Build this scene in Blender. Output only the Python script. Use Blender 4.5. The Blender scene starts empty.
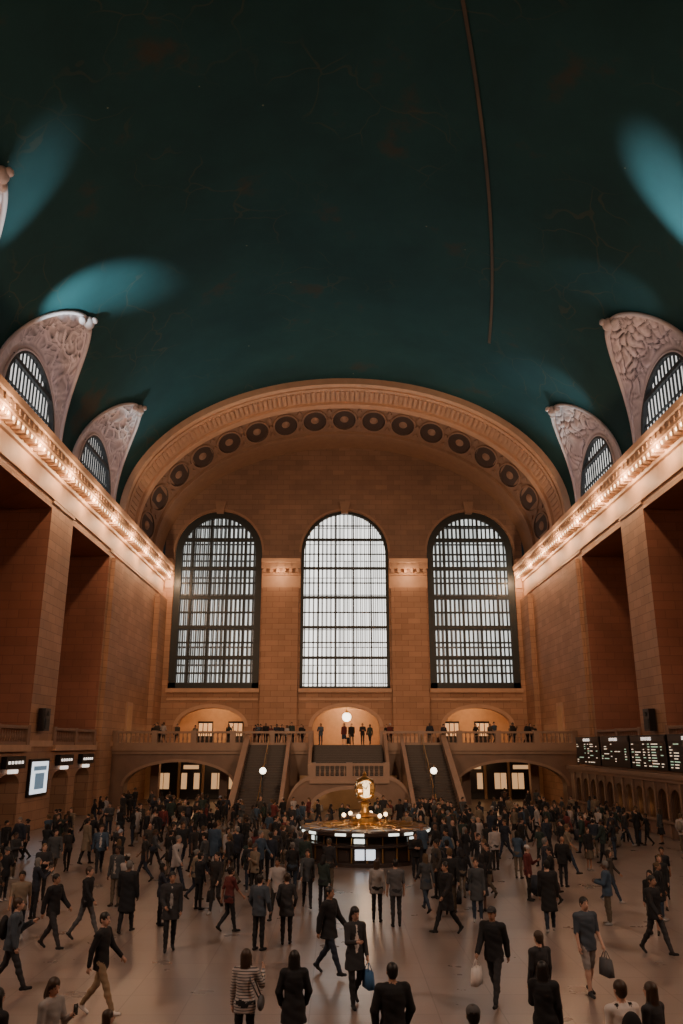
import bpy, bmesh, math, random
import numpy as np
from mathutils import Vector, noise, Matrix
random.seed(7); np.random.seed(7)
sc = bpy.context.scene
PI = math.pi

# ------------------------------------------------------------------ materials
def newmat(name):
    m = bpy.data.materials.new(name); m.use_nodes = True
    nt = m.node_tree
    b = nt.nodes["Principled BSDF"]
    return m, nt, b

def N(nt, t, **kw):
    n = nt.nodes.new(t)
    for k, v in kw.items(): setattr(n, k, v)
    return n

def mat(name, col, rough=0.6, metal=0.0, var=0.15, scale=3.0, emis=None, es=0.0, bump=0.0, spec=None, sample=True):
    m, nt, b = newmat(name)
    L = nt.links.new
    tc = N(nt, 'ShaderNodeTexCoord')
    no = N(nt, 'ShaderNodeTexNoise'); no.inputs['Scale'].default_value = scale; no.inputs['Detail'].default_value = 4
    L(tc.outputs['Object'], no.inputs['Vector'])
    mx = N(nt, 'ShaderNodeMix', data_type='RGBA')
    mx.inputs[6].default_value = (*[c * (1 - var) for c in col], 1)
    mx.inputs[7].default_value = (*[min(1, c * (1 + var)) for c in col], 1)
    L(no.outputs['Fac'], mx.inputs[0]); L(mx.outputs[2], b.inputs['Base Color'])
    b.inputs['Roughness'].default_value = rough; b.inputs['Metallic'].default_value = metal
    if spec is not None: b.inputs['Specular IOR Level'].default_value = spec
    if emis:
        b.inputs['Emission Color'].default_value = (*emis, 1); b.inputs['Emission Strength'].default_value = es
        if not sample: m.cycles.emission_sampling = 'NONE'
    if bump:
        bp = N(nt, 'ShaderNodeBump'); bp.inputs['Strength'].default_value = bump; bp.inputs['Distance'].default_value = 0.05
        L(no.outputs['Fac'], bp.inputs['Height']); L(bp.outputs['Normal'], b.inputs['Normal'])
    return m

def stone_mat(name, c1, c2, mortar, bw=1.3, bh=0.55, rough=0.65):
    m, nt, b = newmat(name); L = nt.links.new
    g = N(nt, 'ShaderNodeTexCoord'); s = N(nt, 'ShaderNodeSeparateXYZ'); L(g.outputs['Object'], s.inputs[0])
    a = N(nt, 'ShaderNodeMath', operation='ADD'); L(s.outputs[0], a.inputs[0]); L(s.outputs[1], a.inputs[1])
    c = N(nt, 'ShaderNodeCombineXYZ'); L(a.outputs[0], c.inputs[0]); L(s.outputs[2], c.inputs[1])
    br = N(nt, 'ShaderNodeTexBrick'); L(c.outputs[0], br.inputs['Vector'])
    br.inputs['Scale'].default_value = 1; br.inputs['Brick Width'].default_value = bw; br.inputs['Row Height'].default_value = bh
    br.inputs['Mortar Size'].default_value = 0.018; br.inputs['Mortar Smooth'].default_value = 0.3
    br.inputs['Color1'].default_value = (*c1, 1); br.inputs['Color2'].default_value = (*c2, 1); br.inputs['Mortar'].default_value = (*mortar, 1)
    no = N(nt, 'ShaderNodeTexNoise'); no.inputs['Scale'].default_value = 0.35; no.inputs['Detail'].default_value = 6; L(g.outputs['Object'], no.inputs['Vector'])
    r = N(nt, 'ShaderNodeMapRange'); r.inputs[3].default_value = 0.62; r.inputs[4].default_value = 1.28; L(no.outputs['Fac'], r.inputs[0])
    mx = N(nt, 'ShaderNodeMix', data_type='RGBA', blend_type='MULTIPLY'); mx.inputs[0].default_value = 1
    L(br.outputs['Color'], mx.inputs[6]); L(r.outputs[0], mx.inputs[7]); L(mx.outputs[2], b.inputs['Base Color'])
    b.inputs['Roughness'].default_value = rough
    return m

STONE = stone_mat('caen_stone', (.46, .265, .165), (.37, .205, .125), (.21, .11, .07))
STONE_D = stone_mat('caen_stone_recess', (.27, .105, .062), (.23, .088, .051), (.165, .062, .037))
STONE_T = stone_mat('shaded_tympanum_stone', (.25, .152, .108), (.20, .122, .086), (.12, .075, .055))  # darker copy of the wall stone: the tympanum's dimness is in the colour
TRIM = mat('carved_stone_trim', (.52, .325, .215), .6, var=.18, scale=1.5)
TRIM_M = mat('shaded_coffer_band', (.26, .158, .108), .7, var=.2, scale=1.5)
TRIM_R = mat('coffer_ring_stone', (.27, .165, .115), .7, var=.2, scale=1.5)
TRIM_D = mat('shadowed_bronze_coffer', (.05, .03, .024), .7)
MARBLE = mat('botticino_marble', (.19, .12, .088), .35, var=.3, scale=1.2)
MARB_T = mat('marble_moulding', (.28, .182, .13), .45, var=.2, scale=1.2)
IRON = mat('dark_iron', (.012, .019, .022), .5)
BLACK = mat('black_panel', (.006, .006, .008), .35)
BRASS = mat('polished_brass', (.55, .33, .12), .3, metal=.9)
GOLD = mat('faded_gold_leaf', (.055, .036, .018), .7, var=.9, scale=.5)
DKMARB = mat('dark_marble', (.05, .035, .03), .3)
STEP = mat('stair_marble', (.045, .033, .028), .5)
BULB = mat('warm_bulb', (1, .8, .6), emis=(1, .66, .36), es=8, sample=False)
GLOBE = mat('opal_globe', (1, .95, .85), emis=(1, .86, .66), es=5)
LAMPG = mat('booth_lamp_glass', (1, .9, .7), emis=(1, .70, .38), es=5)
OPAL = mat('opal_clock_face', (1, .9, .7), emis=(1, .70, .36), es=1.8)
LED = mat('white_light_slot', (1, 1, .9), emis=(.9, .98, .88), es=1.8)
WARMW = mat('warm_lit_plaster', (.55, .36, .21), .7)
SHOP = mat('lit_shop_front', (.7, .5, .3), emis=(1, .56, .26), es=.6)
TXT = mat('board_text', (1, .9, .7), emis=(1, .80, .58), es=.9, sample=False)
TXTW = mat('sign_text', (1, 1, 1), emis=(1, .9, .8), es=1.3, sample=False)
POST = mat('poster_light', (.8, .85, .9), emis=(.8, .9, 1), es=1.3)
POSTD = mat('poster_picture', (.15, .25, .4), emis=(.2, .3, .4), es=.5)

def plaster_mat():
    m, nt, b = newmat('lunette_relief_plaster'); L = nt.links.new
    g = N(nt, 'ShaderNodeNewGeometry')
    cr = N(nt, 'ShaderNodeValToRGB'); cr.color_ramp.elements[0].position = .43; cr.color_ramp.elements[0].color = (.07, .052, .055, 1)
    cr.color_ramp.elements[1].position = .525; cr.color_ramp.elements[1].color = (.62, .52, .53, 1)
    L(g.outputs['Pointiness'], cr.inputs[0]); L(cr.outputs[0], b.inputs['Base Color']); b.inputs['Roughness'].default_value = .8  # crevice shading put into the plaster colour through pointiness
    return m
PLASTER = plaster_mat()
PLRIM = mat('plaster_rim', (.50, .42, .42), .8)

def ceil_mat():
    m, nt, b = newmat('teal_painted_ceiling'); L = nt.links.new
    g = N(nt, 'ShaderNodeTexCoord')
    no = N(nt, 'ShaderNodeTexNoise'); no.inputs['Scale'].default_value = .2; no.inputs['Detail'].default_value = 8; no.inputs['Roughness'].default_value = .62
    L(g.outputs['Object'], no.inputs['Vector'])
    cr = N(nt, 'ShaderNodeValToRGB'); e = cr.color_ramp.elements
    e[0].position = .35; e[0].color = (.0085, .037, .041, 1); e[1].position = .60; e[1].color = (.011, .048, .052, 1)
    n2 = e.new(.70); n2.color = (.042, .040, .031, 1)
    L(no.outputs['Fac'], cr.inputs[0])
    # painted constellation linework, masked into patches
    nw = N(nt, 'ShaderNodeTexNoise'); nw.inputs['Scale'].default_value = .35; L(g.outputs['Object'], nw.inputs['Vector'])
    av = N(nt, 'ShaderNodeVectorMath', operation='MULTIPLY_ADD'); av.inputs[1].default_value = (3, 3, 3); L(nw.outputs['Color'], av.inputs[0]); L(g.outputs['Object'], av.inputs[2])
    ve = N(nt, 'ShaderNodeTexVoronoi', feature='DISTANCE_TO_EDGE'); ve.inputs['Scale'].default_value = .34; L(av.outputs[0], ve.inputs['Vector'])
    le = N(nt, 'ShaderNodeMath', operation='LESS_THAN'); le.inputs[1].default_value = .014; L(ve.outputs['Distance'], le.inputs[0])
    n3 = N(nt, 'ShaderNodeTexNoise'); n3.inputs['Scale'].default_value = .14; L(g.outputs['Object'], n3.inputs['Vector'])
    gm = N(nt, 'ShaderNodeMapRange'); gm.inputs[1].default_value = .52; gm.inputs[2].default_value = .62; gm.inputs[4].default_value = .35; L(n3.outputs['Fac'], gm.inputs[0])
    mu = N(nt, 'ShaderNodeMath', operation='MULTIPLY'); L(le.outputs[0], mu.inputs[0]); L(gm.outputs[0], mu.inputs[1])
    m1 = N(nt, 'ShaderNodeMix', data_type='RGBA'); L(mu.outputs[0], m1.inputs[0]); L(cr.outputs[0], m1.inputs[6]); m1.inputs[7].default_value = (.07, .06, .035, 1)
    vo = N(nt, 'ShaderNodeTexVoronoi'); vo.inputs['Scale'].default_value = .45; L(g.outputs['Object'], vo.inputs['Vector'])
    lt = N(nt, 'ShaderNodeMath', operation='LESS_THAN'); lt.inputs[1].default_value = .024; L(vo.outputs['Distance'], lt.inputs[0])
    mx = N(nt, 'ShaderNodeMix', data_type='RGBA'); L(lt.outputs[0], mx.inputs[0]); L(m1.outputs[2], mx.inputs[6]); mx.inputs[7].default_value = (.15, .15, .10, 1)
    L(mx.outputs[2], b.inputs['Base Color']); b.inputs['Roughness'].default_value = .85; b.inputs['Specular IOR Level'].default_value = .2
    return m
CEIL = ceil_mat()

def floor_mat():
    m, nt, b = newmat('tennessee_marble_floor'); L = nt.links.new
    g = N(nt, 'ShaderNodeTexCoord')
    br = N(nt, 'ShaderNodeTexBrick'); L(g.outputs['Object'], br.inputs['Vector']); br.offset = 0
    br.inputs['Scale'].default_value = 1; br.inputs['Brick Width'].default_value = 1.2; br.inputs['Row Height'].default_value = 1.2
    br.inputs['Mortar Size'].default_value = .012
    br.inputs['Color1'].default_value = (.215, .168, .148, 1); br.inputs['Color2'].default_value = (.185, .143, .126, 1); br.inputs['Mortar'].default_value = (.13, .098, .086, 1)
    no = N(nt, 'ShaderNodeTexNoise'); no.inputs['Scale'].default_value = .8; no.inputs['Detail'].default_value = 8; L(g.outputs['Object'], no.inputs['Vector'])
    r = N(nt, 'ShaderNodeMapRange'); r.inputs[3].default_value = .7; r.inputs[4].default_value = 1.25; L(no.outputs['Fac'], r.inputs[0])
    mx = N(nt, 'ShaderNodeMix', data_type='RGBA', blend_type='MULTIPLY'); mx.inputs[0].default_value = 1
    L(br.outputs['Color'], mx.inputs[6]); L(r.outputs[0], mx.inputs[7]); L(mx.outputs[2], b.inputs['Base Color'])
    r2 = N(nt, 'ShaderNodeMapRange'); r2.inputs[3].default_value = .21; r2.inputs[4].default_value = .40; L(no.outputs['Fac'], r2.inputs[0]); L(r2.outputs[0], b.inputs['Roughness'])
    return m
FLOOR = floor_mat()

def glass_mat(name, col, es, dark=.35, mortar=.05, mcol=.05, bw=.44, rh=1.78):
    m, nt, b = newmat(name); L = nt.links.new
    g = N(nt, 'ShaderNodeTexCoord'); s = N(nt, 'ShaderNodeSeparateXYZ'); L(g.outputs['Object'], s.inputs[0])
    a = N(nt, 'ShaderNodeMath', operation='ADD'); L(s.outputs[0], a.inputs[0]); L(s.outputs[1], a.inputs[1])
    c = N(nt, 'ShaderNodeCombineXYZ'); L(a.outputs[0], c.inputs[0]); L(s.outputs[2], c.inputs[1])
    br = N(nt, 'ShaderNodeTexBrick'); br.offset = 0; L(c.outputs[0], br.inputs['Vector'])
    br.inputs['Scale'].default_value = 1; br.inputs['Brick Width'].default_value = bw; br.inputs['Row Height'].default_value = rh; br.inputs['Mortar Size'].default_value = mortar
    br.inputs['Color1'].default_value = (1, 1, 1, 1); br.inputs['Color2'].default_value = (dark, dark, dark, 1); br.inputs['Mortar'].default_value = (mcol, mcol, mcol, 1); br.inputs['Bias'].default_value = -.35
    mx = N(nt, 'ShaderNodeMix', data_type='RGBA', blend_type='MULTIPLY'); mx.inputs[0].default_value = 1
    L(br.outputs['Color'], mx.inputs[6]); mx.inputs[7].default_value = (*col, 1)
    b.inputs['Base Color'].default_value = (.03, .03, .03, 1); b.inputs['Roughness'].default_value = .3
    L(mx.outputs[2], b.inputs['Emission Color']); b.inputs['Emission Strength'].default_value = es
    return m
GL_C = glass_mat('daylit_glass_bright', (1, .975, .92), 2.4, .5, .055, .12)
GL_S = glass_mat('daylit_glass_dim', (.90, .95, .91), 1.25, .22, .10, .035)
GL_U = glass_mat('clerestory_glass', (.95, .92, .88), 1.3, .5, .09, .04, bw=.5, rh=9.0)

# ------------------------------------------------------------------ mesh builder
class MB:
    def __init__(s): s.v = []; s.f = []; s.m = []
    def add(s, vs, fs, mi=0):
        o = len(s.v); s.v.extend([tuple(v) for v in vs])
        for f in fs: s.f.append([i + o for i in f]); s.m.append(mi)
    def quad(s, a, b, c, d, mi=0): s.add([a, b, c, d], [(0, 1, 2, 3)], mi)
    def box(s, x0, x1, y0, y1, z0, z1, mi=0):
        vs = [(x, y, z) for x in (x0, x1) for y in (y0, y1) for z in (z0, z1)]
        s.add(vs, [(0, 1, 3, 2), (4, 6, 7, 5), (0, 4, 5, 1), (2, 3, 7, 6), (0, 2, 6, 4), (1, 5, 7, 3)], mi)
    def pbox(s, P, a0, a1, z0, z1, d0, d1, mi=0):
        vs = [P(a, z, d) for a in (a0, a1) for d in (d0, d1) for z in (z0, z1)]
        s.add(vs, [(0, 1, 3, 2), (4, 6, 7, 5), (0, 4, 5, 1), (2, 3, 7, 6), (0, 2, 6, 4), (1, 5, 7, 3)], mi)
    def lathe(s, cx, cy, prof, seg=12, mi=0, cap=True):
        n = seg; vs = []
        for r, z in prof:
            for i in range(n):
                a = 2 * PI * i / seg
                vs.append((cx + r * math.cos(a), cy + r * math.sin(a), z))
        fs = []
        for k in range(len(prof) - 1):
            for i in range(seg):
                j = (i + 1) % n
                fs.append((k * n + i, k * n + j, (k + 1) * n + j, (k + 1) * n + i))
        if cap:
            fs.append(tuple(range(n))[::-1]); fs.append(tuple((len(prof) - 1) * n + i for i in range(n)))
        s.add(vs, fs, mi)
    def tube(s, pts, rad, seg=6, mi=0):
        pts = [Vector(p) for p in pts]; vs = []; n = len(pts); u = None
        for i, p in enumerate(pts):
            d = (pts[min(i + 1, n - 1)] - pts[max(i - 1, 0)]).normalized()
            u = d.orthogonal().normalized() if u is None else (u - d * u.dot(d)).normalized()
            w = d.cross(u); r = rad[i] if hasattr(rad, '__len__') else rad
            for k in range(seg):
                a = 2 * PI * k / seg; vs.append(p + (u * math.cos(a) + w * math.sin(a)) * r)
        fs = [(i * seg + k, i * seg + (k + 1) % seg, (i + 1) * seg + (k + 1) % seg, (i + 1) * seg + k) for i in range(n - 1) for k in range(seg)]
        fs.append(tuple(range(seg))[::-1]); fs.append(tuple((n - 1) * seg + k for k in range(seg)))
        s.add(vs, fs, mi)
    def sphere(s, c, r, seg=8, rings=6, mi=0):
        rx, ry, rz = r if hasattr(r, '__len__') else (r, r, r)
        vs = [(c[0], c[1], c[2] - rz)]
        for k in range(1, rings):
            t = PI * k / rings
            for i in range(seg):
                a = 2 * PI * i / seg
                vs.append((c[0] + rx * math.sin(t) * math.cos(a), c[1] + ry * math.sin(t) * math.sin(a), c[2] - rz * math.cos(t)))
        vs.append((c[0], c[1], c[2] + rz)); fs = []
        for i in range(seg):
            j = (i + 1) % seg
            fs.append((0, 1 + j, 1 + i)); fs.append((len(vs) - 1, 1 + (rings - 2) * seg + i, 1 + (rings - 2) * seg + j))
            for k in range(rings - 2):
                fs.append((1 + k * seg + i, 1 + k * seg + j, 1 + (k + 1) * seg + j, 1 + (k + 1) * seg + i))
        s.add(vs, fs, mi)
    def obj(s, name, mats, parent=None, smooth=False):
        me = bpy.data.meshes.new(name); me.from_pydata(s.v, [], s.f)
        for m in mats: me.materials.append(m)
        me.polygons.foreach_set('material_index', s.m)
        if smooth: me.polygons.foreach_set('use_smooth', [True] * len(s.f))
        me.update()
        o = bpy.data.objects.new(name, me); sc.collection.objects.link(o)
        if parent: o.parent = parent
        return o

def empty(name, loc=(0, 0, 0)):
    e = bpy.data.objects.new(name, None); e.location = loc; e.empty_display_size = .2; sc.collection.objects.link(e); return e

class Op:
    def __init__(s, c, hw, zb, spring, rise): s.c, s.hw, s.zb, s.sp, s.rise = c, hw, zb, spring, rise
    def top(s, a):
        u = max(-1, min(1, (a - s.c) / s.hw)); return s.sp + s.rise * math.sqrt(max(0, 1 - u * u))

def arched_wall(mb, a0, a1, zb, ztop, ops, P, depth, mi=0, mr=None, step=1.5, extra=(), hi=None):
    """wall face with arched openings and reveals; hi=(z, material) recolours the part above z"""
    mr = mi if mr is None else mr
    if not callable(ztop):
        zt = ztop; ztop = lambda a: zt
    cols = {round(a0, 4), round(a1, 4)}
    n = max(1, int((a1 - a0) / step))
    for i in range(n): cols.add(round(a0 + (a1 - a0) * i / n, 4))
    for a in extra: cols.add(round(a, 4))
    for o in ops:
        k = 28 if o.rise > 0 else 1
        for i in range(k + 1): cols.add(round(o.c - o.hw * math.cos(PI * i / k), 4))
    cols = sorted(c for c in cols if a0 - 1e-6 <= c <= a1 + 1e-6)
    for s_, e_ in zip(cols[:-1], cols[1:]):
        m = (s_ + e_) / 2; c0 = c1 = zb
        for o in sorted([o for o in ops if abs(m - o.c) < o.hw], key=lambda o: o.zb):
            if o.zb > c0 + 1e-4: mb.quad(P(s_, c0, 0), P(e_, c1, 0), P(e_, o.zb, 0), P(s_, o.zb, 0), mi)
            t0, t1 = o.top(s_), o.top(e_)
            mb.quad(P(s_, t0, 0), P(e_, t1, 0), P(e_, t1, depth), P(s_, t0, depth), mr)
            if o.zb > zb + 1e-4: mb.quad(P(s_, o.zb, 0), P(e_, o.zb, 0), P(e_, o.zb, depth), P(s_, o.zb, depth), mr)
            c0, c1 = t0, t1
        if ztop(m) > (c0 + c1) / 2 + 1e-4:
            if hi and max(c0, c1) < hi[0]:
                mb.quad(P(s_, c0, 0), P(e_, c1, 0), P(e_, hi[0], 0), P(s_, hi[0], 0), mi); c0 = c1 = hi[0]
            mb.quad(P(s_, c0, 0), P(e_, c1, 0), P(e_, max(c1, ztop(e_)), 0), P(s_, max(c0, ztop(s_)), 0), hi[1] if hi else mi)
    for o in ops:
        for a in (o.c - o.hw, o.c + o.hw):
            mb.quad(P(a, o.zb, 0), P(a, o.sp, 0), P(a, o.sp, depth), P(a, o.zb, depth), mr)

# ------------------------------------------------------------------ room constants
W = 18.5; YE = 80.5; YA = 63.5; YB = -8.0; ZC = 23.2; RISE = 12.0; DECK = 4.8
BAYS = [56.4, 43.3, 30.2, 17.1, 4.0]
PL = lambda a, z, d: (-W - d, a, z)
PR = lambda a, z, d: (W + d, a, z)
PE = lambda a, z, d: (a, YE + d, z)
def ell(x, dr=0.0):
    return ZC + (RISE + dr) * math.sqrt(max(0, 1 - (x / (W + dr)) ** 2))

# floor
mb = MB(); mb.box(-24, 24, YB, 84, -.3, 0); mb.obj('floor', [FLOOR])

# side walls
WB = 22.6  # sill of clerestory
def side_wall(name, P, left):
    mb = MB()
    up = [Op(c, 4.5, DECK, 19.0, 0) for c in BAYS]; low = []
    if left:
        for c in BAYS:
            low += [Op(c - 2.3, 1.6, 0, 2.6, .7), Op(c + 2.3, 1.6, 0, 2.6, .7)]
        low += [Op(63.4, 1.1, 0, 2.6, .5)]
    arched_wall(mb, YB, YE, 0, DECK, low, P, 2.0)
    cl = [Op(c, 4.0, WB, ZC - .001, 0) for c in BAYS[:4]]
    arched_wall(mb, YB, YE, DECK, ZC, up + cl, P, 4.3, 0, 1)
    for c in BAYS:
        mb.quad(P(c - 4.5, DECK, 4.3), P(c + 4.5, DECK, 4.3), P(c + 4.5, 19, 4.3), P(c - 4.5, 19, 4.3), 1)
        mb.pbox(P, c - 4.5, c + 4.5, DECK - .35, DECK, -.25, .1, 2)
        mb.pbox(P, c - 3.2, c + 3.2, DECK + .1, 8.2, 4.15, 4.3, 2)
        mb.pbox(P, c - 4.5, c + 4.5, 18.6, 19, 4.0, 4.3, 2)
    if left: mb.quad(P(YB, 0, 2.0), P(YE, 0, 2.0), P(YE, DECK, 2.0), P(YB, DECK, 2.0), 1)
    for z0, z1, d in ((DECK - .1, DECK + .25, -.1), (19.35, 19.6, -.1)):
        for i in range(len(BAYS) + 1):
            a0 = YE if i == 0 else BAYS[i - 1] - 4.5
            a1 = (BAYS[i] + 4.5) if i < len(BAYS) else YB
            mb.pbox(P, a1, a0, z0, z1, d, .02, 2)
    mb.pbox(P, 61.6, 64.2, 0, 19.0, -.3, .02, 0); mb.pbox(P, 77.2, 80.5, DECK, 19.0, -.5, .02, 0)
    mb.pbox(P, 69.2, 71.2, DECK, 8.3, -.12, .02, 2); mb.pbox(P, 69.5, 70.9, DECK, 8.0, -.14, 0, 3)
    return mb.obj(name, [STONE, STONE_D, TRIM, WARMW])
side_wall('wall_left', PL, True); side_wall('wall_right', PR, False)

# entablature / cornice with bulbs
def cornice(P, name, a0, a1, nb=.66, dz=0.0, bulbs=True):
    root = empty(name); mb = MB()
    prof = [(0, 20.2), (-.12, 20.2), (-.12, 20.5), (-.05, 20.5), (-.05, 21.5), (-.22, 21.55), (-.3, 21.8), (-.3, 22.1), (-.95, 22.1), (-.95, 22.65), (-1.05, 22.75), (-1.1, 23.1), (0.3, 23.15)]
    prof = [(d, z + dz) for d, z in prof]
    for (d0, z0), (d1, z1) in zip(prof[:-1], prof[1:]):
        mb.quad(P(a0, z0, d0), P(a1, z0, d0), P(a1, z1, d1), P(a0, z1, d1), 0)
    for a in (a0, a1):
        mb.add([P(a, z, d) for d, z in prof], [tuple(range(len(prof)))], 0)
    n = max(1, round((a1 - a0) / nb)); s = (a1 - a0) / n
    bb = MB()
    for i in range(n):
        a = a0 + (i + .5) * s
        mb.pbox(P, a - .15, a + .15, 21.7 + dz, 22.1 + dz, -.82, -.3, 0)
        mb.pbox(P, a - .1, a + .1, 22.25 + dz, 22.55 + dz, -1.02, -.95, 0)
        if bulbs: bb.sphere(P(a0 + max(.15, i * s), 21.95 + dz, -.72), .12, 6, 4)
    mb.obj('mouldings', [TRIM], root)
    if bulbs: bb.obj('bulbs', [BULB], root, True)
cornice(PL, 'trim_1', YB, YE, dz=-.65); cornice(PR, 'trim_2', YB, YE, dz=-.65)

# end wall with windows
mb = MB()
WOPS = [Op(-12.95, 4.5, 10.15, 23.9, 4.5), Op(.1, 4.5, 10.15, 23.95, 4.5), Op(13.1, 4.5, 10.15, 23.9, 4.5)]
DOPS = [Op(-13.0, 3.3, DECK, 6.5, 1.8), Op(.2, 3.3, DECK, 6.5, 1.9), Op(13.1, 3.3, DECK, 6.5, 1.8)]
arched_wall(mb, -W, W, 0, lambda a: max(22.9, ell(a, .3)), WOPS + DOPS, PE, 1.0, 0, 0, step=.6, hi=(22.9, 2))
for x0, x1 in ((-8.25, -4.6), (4.8, 8.4)):
    mb.box(x0, x1, YE - .5, YE + .01, DECK, 20.2, 0); mb.box(x0 - .15, x1 + .15, YE - .65, YE + .01, DECK, 5.6, 1)
for o in WOPS:
    mb.box(o.c - 4.6, o.c + 4.6, YE - .35, YE + .6, 9.75, 10.15, 1)
    mb.box(o.c - 4.5, o.c + 4.5, YE - .15, YE, 9.0, 9.2, 1)
    k = 36
    for i in range(k):
        t0, t1 = PI * i / k, PI * (i + 1) / k
        for r0, r1, d, mi in ((4.5, 4.72, -.2, 3), (4.72, 4.95, -.1, 2)):
            q = [(o.c + r * math.cos(t), YE + d, o.sp + r * math.sin(t)) for r, t in ((r0, t0), (r1, t0), (r1, t1), (r0, t1))]
            mb.quad(*q, mi)
    mb.add([(o.c + dx, YE - .35 + dy, 28.1 + z) for dx, z in ((-.35, 0), (.35, 0), (.55, 1.3), (-.55, 1.3)) for dy in (0, .35)],
           [(0, 2, 4, 6), (1, 7, 5, 3), (0, 1, 3, 2), (2, 3, 5, 4), (4, 5, 7, 6), (6, 7, 1, 0)], 3)
for o in DOPS:
    k = 24
    for i in range(k):
        t0, t1 = PI * i / k, PI * (i + 1) / k
        q = [(o.c + (3.3 + e) * math.cos(t), YE - .12, o.sp + (o.rise + e) * math.sin(t)) for e, t in ((0, t0), (.35, t0), (.35, t1), (0, t1))]
        mb.quad(*q, 1)
mb.obj('wall_back', [STONE, TRIM, STONE_T, TRIM_R])
for x0, x1, nm in ((-8.4, -4.45, 'trim_3'), (4.65, 8.55, 'trim_4'), (-18.3, -17.55, 'trim_5'), (17.65, 18.3, 'trim_6')):
    cornice(PE, nm, x0, x1, bulbs=False)
# rooms behind balcony openings
mb = MB()
mb.quad((-W, YE + 7, DECK), (W, YE + 7, DECK), (W, YE + 7, 9.6), (-W, YE + 7, 9.6))
mb.quad((-W, YE, 9.6), (W, YE, 9.6), (W, YE + 7, 9.6), (-W, YE + 7, 9.6))
mb.quad((-W, YE, DECK), (W, YE, DECK), (W, YE + 7, DECK), (-W, YE + 7, DECK))
for s in (-W, W, -6.3, 6.5): mb.quad((s, YE + .9, DECK), (s, YE + 7, DECK), (s, YE + 7, 9.6), (s, YE + .9, 9.6))
for cx in (-13, 13.1):
    for dx in (-1.6, 1.6):
        mb.box(cx + dx - .8, cx + dx + .8, YE + 6.9, YE + 7, DECK, 7.2, 2)
        for k in range(3): mb.box(cx + dx - .7 + k * .5, cx + dx - .3 + k * .5, YE + 6.85, YE + 6.9, DECK + .9, 7.0, 1)
mb.obj('wall_balcony_lobby', [WARMW, SHOP, BLACK])

# windows
def arched_window(name, P, o, glass, nv, nh, depth=.5, heavy=3, fr=.35, bar=.05, hbar=.16):
    mb = MB(); k = 40
    for i in range(k):
        s_, e_ = [o.c - o.hw * math.cos(PI * j / k) for j in (i, i + 1)]
        mb.quad(P(s_, o.zb, depth), P(e_, o.zb, depth), P(e_, o.top(e_), depth), P(s_, o.top(s_), depth), 0)
    inner = o.hw - fr
    for i in range(k):
        t0, t1 = PI * i / k, PI * (i + 1) / k
        for dd0, dd1, r0, r1 in ((depth - .3, depth - .3, inner, o.hw), (depth - .3, depth, inner, inner)):
            q = [P(o.c + r * math.cos(t), o.sp + r * (o.rise / o.hw) * math.sin(t), d) for r, t, d in ((r0, t0, dd0), (r1, t0, dd1), (r1, t1, dd1), (r0, t1, dd0))]
            mb.quad(*q, 1)
    for s_ in (-1, 1):
        a = sorted((o.c + s_ * inner, o.c + s_ * o.hw)); mb.pbox(P, a[0], a[1], o.zb, o.sp, depth - .3, depth, 1)
    mb.pbox(P, o.c - o.hw, o.c + o.hw, o.zb, o.zb + fr * .8, depth - .3, depth, 1)
    for i in range(1, nv):
        a = o.c - o.hw + 2 * o.hw * i / nv; w = hbar / 2 if i % heavy == 0 else bar / 2
        mb.pbox(P, a - w, a + w, o.zb, o.top(a), depth - (.25 if i % heavy == 0 else .12), depth - .02, 1)
    zt = o.sp + o.rise
    for j in range(1, nh):
        z = o.zb + (zt - o.zb) * j / nh
        h = o.hw if z < o.sp else o.hw * math.sqrt(max(0, 1 - ((z - o.sp) / o.rise) ** 2))
        w = hbar * (.9 if j % 2 == 0 else .4)
        mb.pbox(P, o.c - h, o.c + h, z - w, z + w, depth - (.28 if j % 2 == 0 else .14), depth - .02, 1)
    return mb.obj(name, [glass, IRON])
arched_window('window_1', PE, WOPS[0], GL_S, 20, 12, fr=.7, heavy=4, bar=.09, hbar=.22)
arched_window('window_2', PE, WOPS[1], GL_C, 20, 12, fr=.3, heavy=4, bar=.06, hbar=.15)
arched_window('window_3', PE, WOPS[2], GL_S, 20, 12, fr=.7, heavy=4, bar=.09, hbar=.22)
wi = 4
for P in (PL, PR):
    for c in BAYS[:4]:
        arched_window('window_%d' % wi, P, Op(c, 4.0, WB, ZC, 4.0), GL_U, 16, 3, depth=.45, heavy=16, fr=.3, bar=.06, hbar=.14); wi += 1

# vault
LH, LR = 5.3, 6.5
def lrise(u): return LR * (max(0, 1 - abs(u) ** 1.9)) ** .6
mb = MB(); ys = {YB, YA}
for i in range(60): ys.add(YB + (YA - YB) * i / 60)
for c in BAYS[:4]:
    ys = {y for y in ys if abs(y - c) > LH - .05}
    for i in range(41): ys.add(c - LH * math.cos(PI * i / 40))
ys = sorted(ys); NP = 26; rows = []
for y in ys:
    r = 0
    for c in BAYS[:4]:
        if abs(y - c) <= LH: r = lrise((y - c) / LH)
    f0 = math.asin(min(1, r / (RISE + .3)))
    rows.append([f0 + (PI - 2 * f0) * j / (2 * NP) for j in range(2 * NP + 1)])
vs = []; fs = []
for y, r in zip(ys, rows):
    for f in r: vs.append(((W + .3) * math.cos(f), y, ZC + (RISE + .3) * math.sin(f)))
n = 2 * NP + 1
for i in range(len(ys) - 1):
    for j in range(n - 1): fs.append((i * n + j, i * n + j + 1, (i + 1) * n + j + 1, (i + 1) * n + j))
mb.add(vs, fs)
root = empty('ceiling'); mb.obj('vault', [CEIL], root, True)
mb = MB()
def vz(x, off=.06): return ZC + (RISE + .3 - off) * math.sqrt(1 - (x / (W + .3 - off)) ** 2)
pts = []
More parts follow.
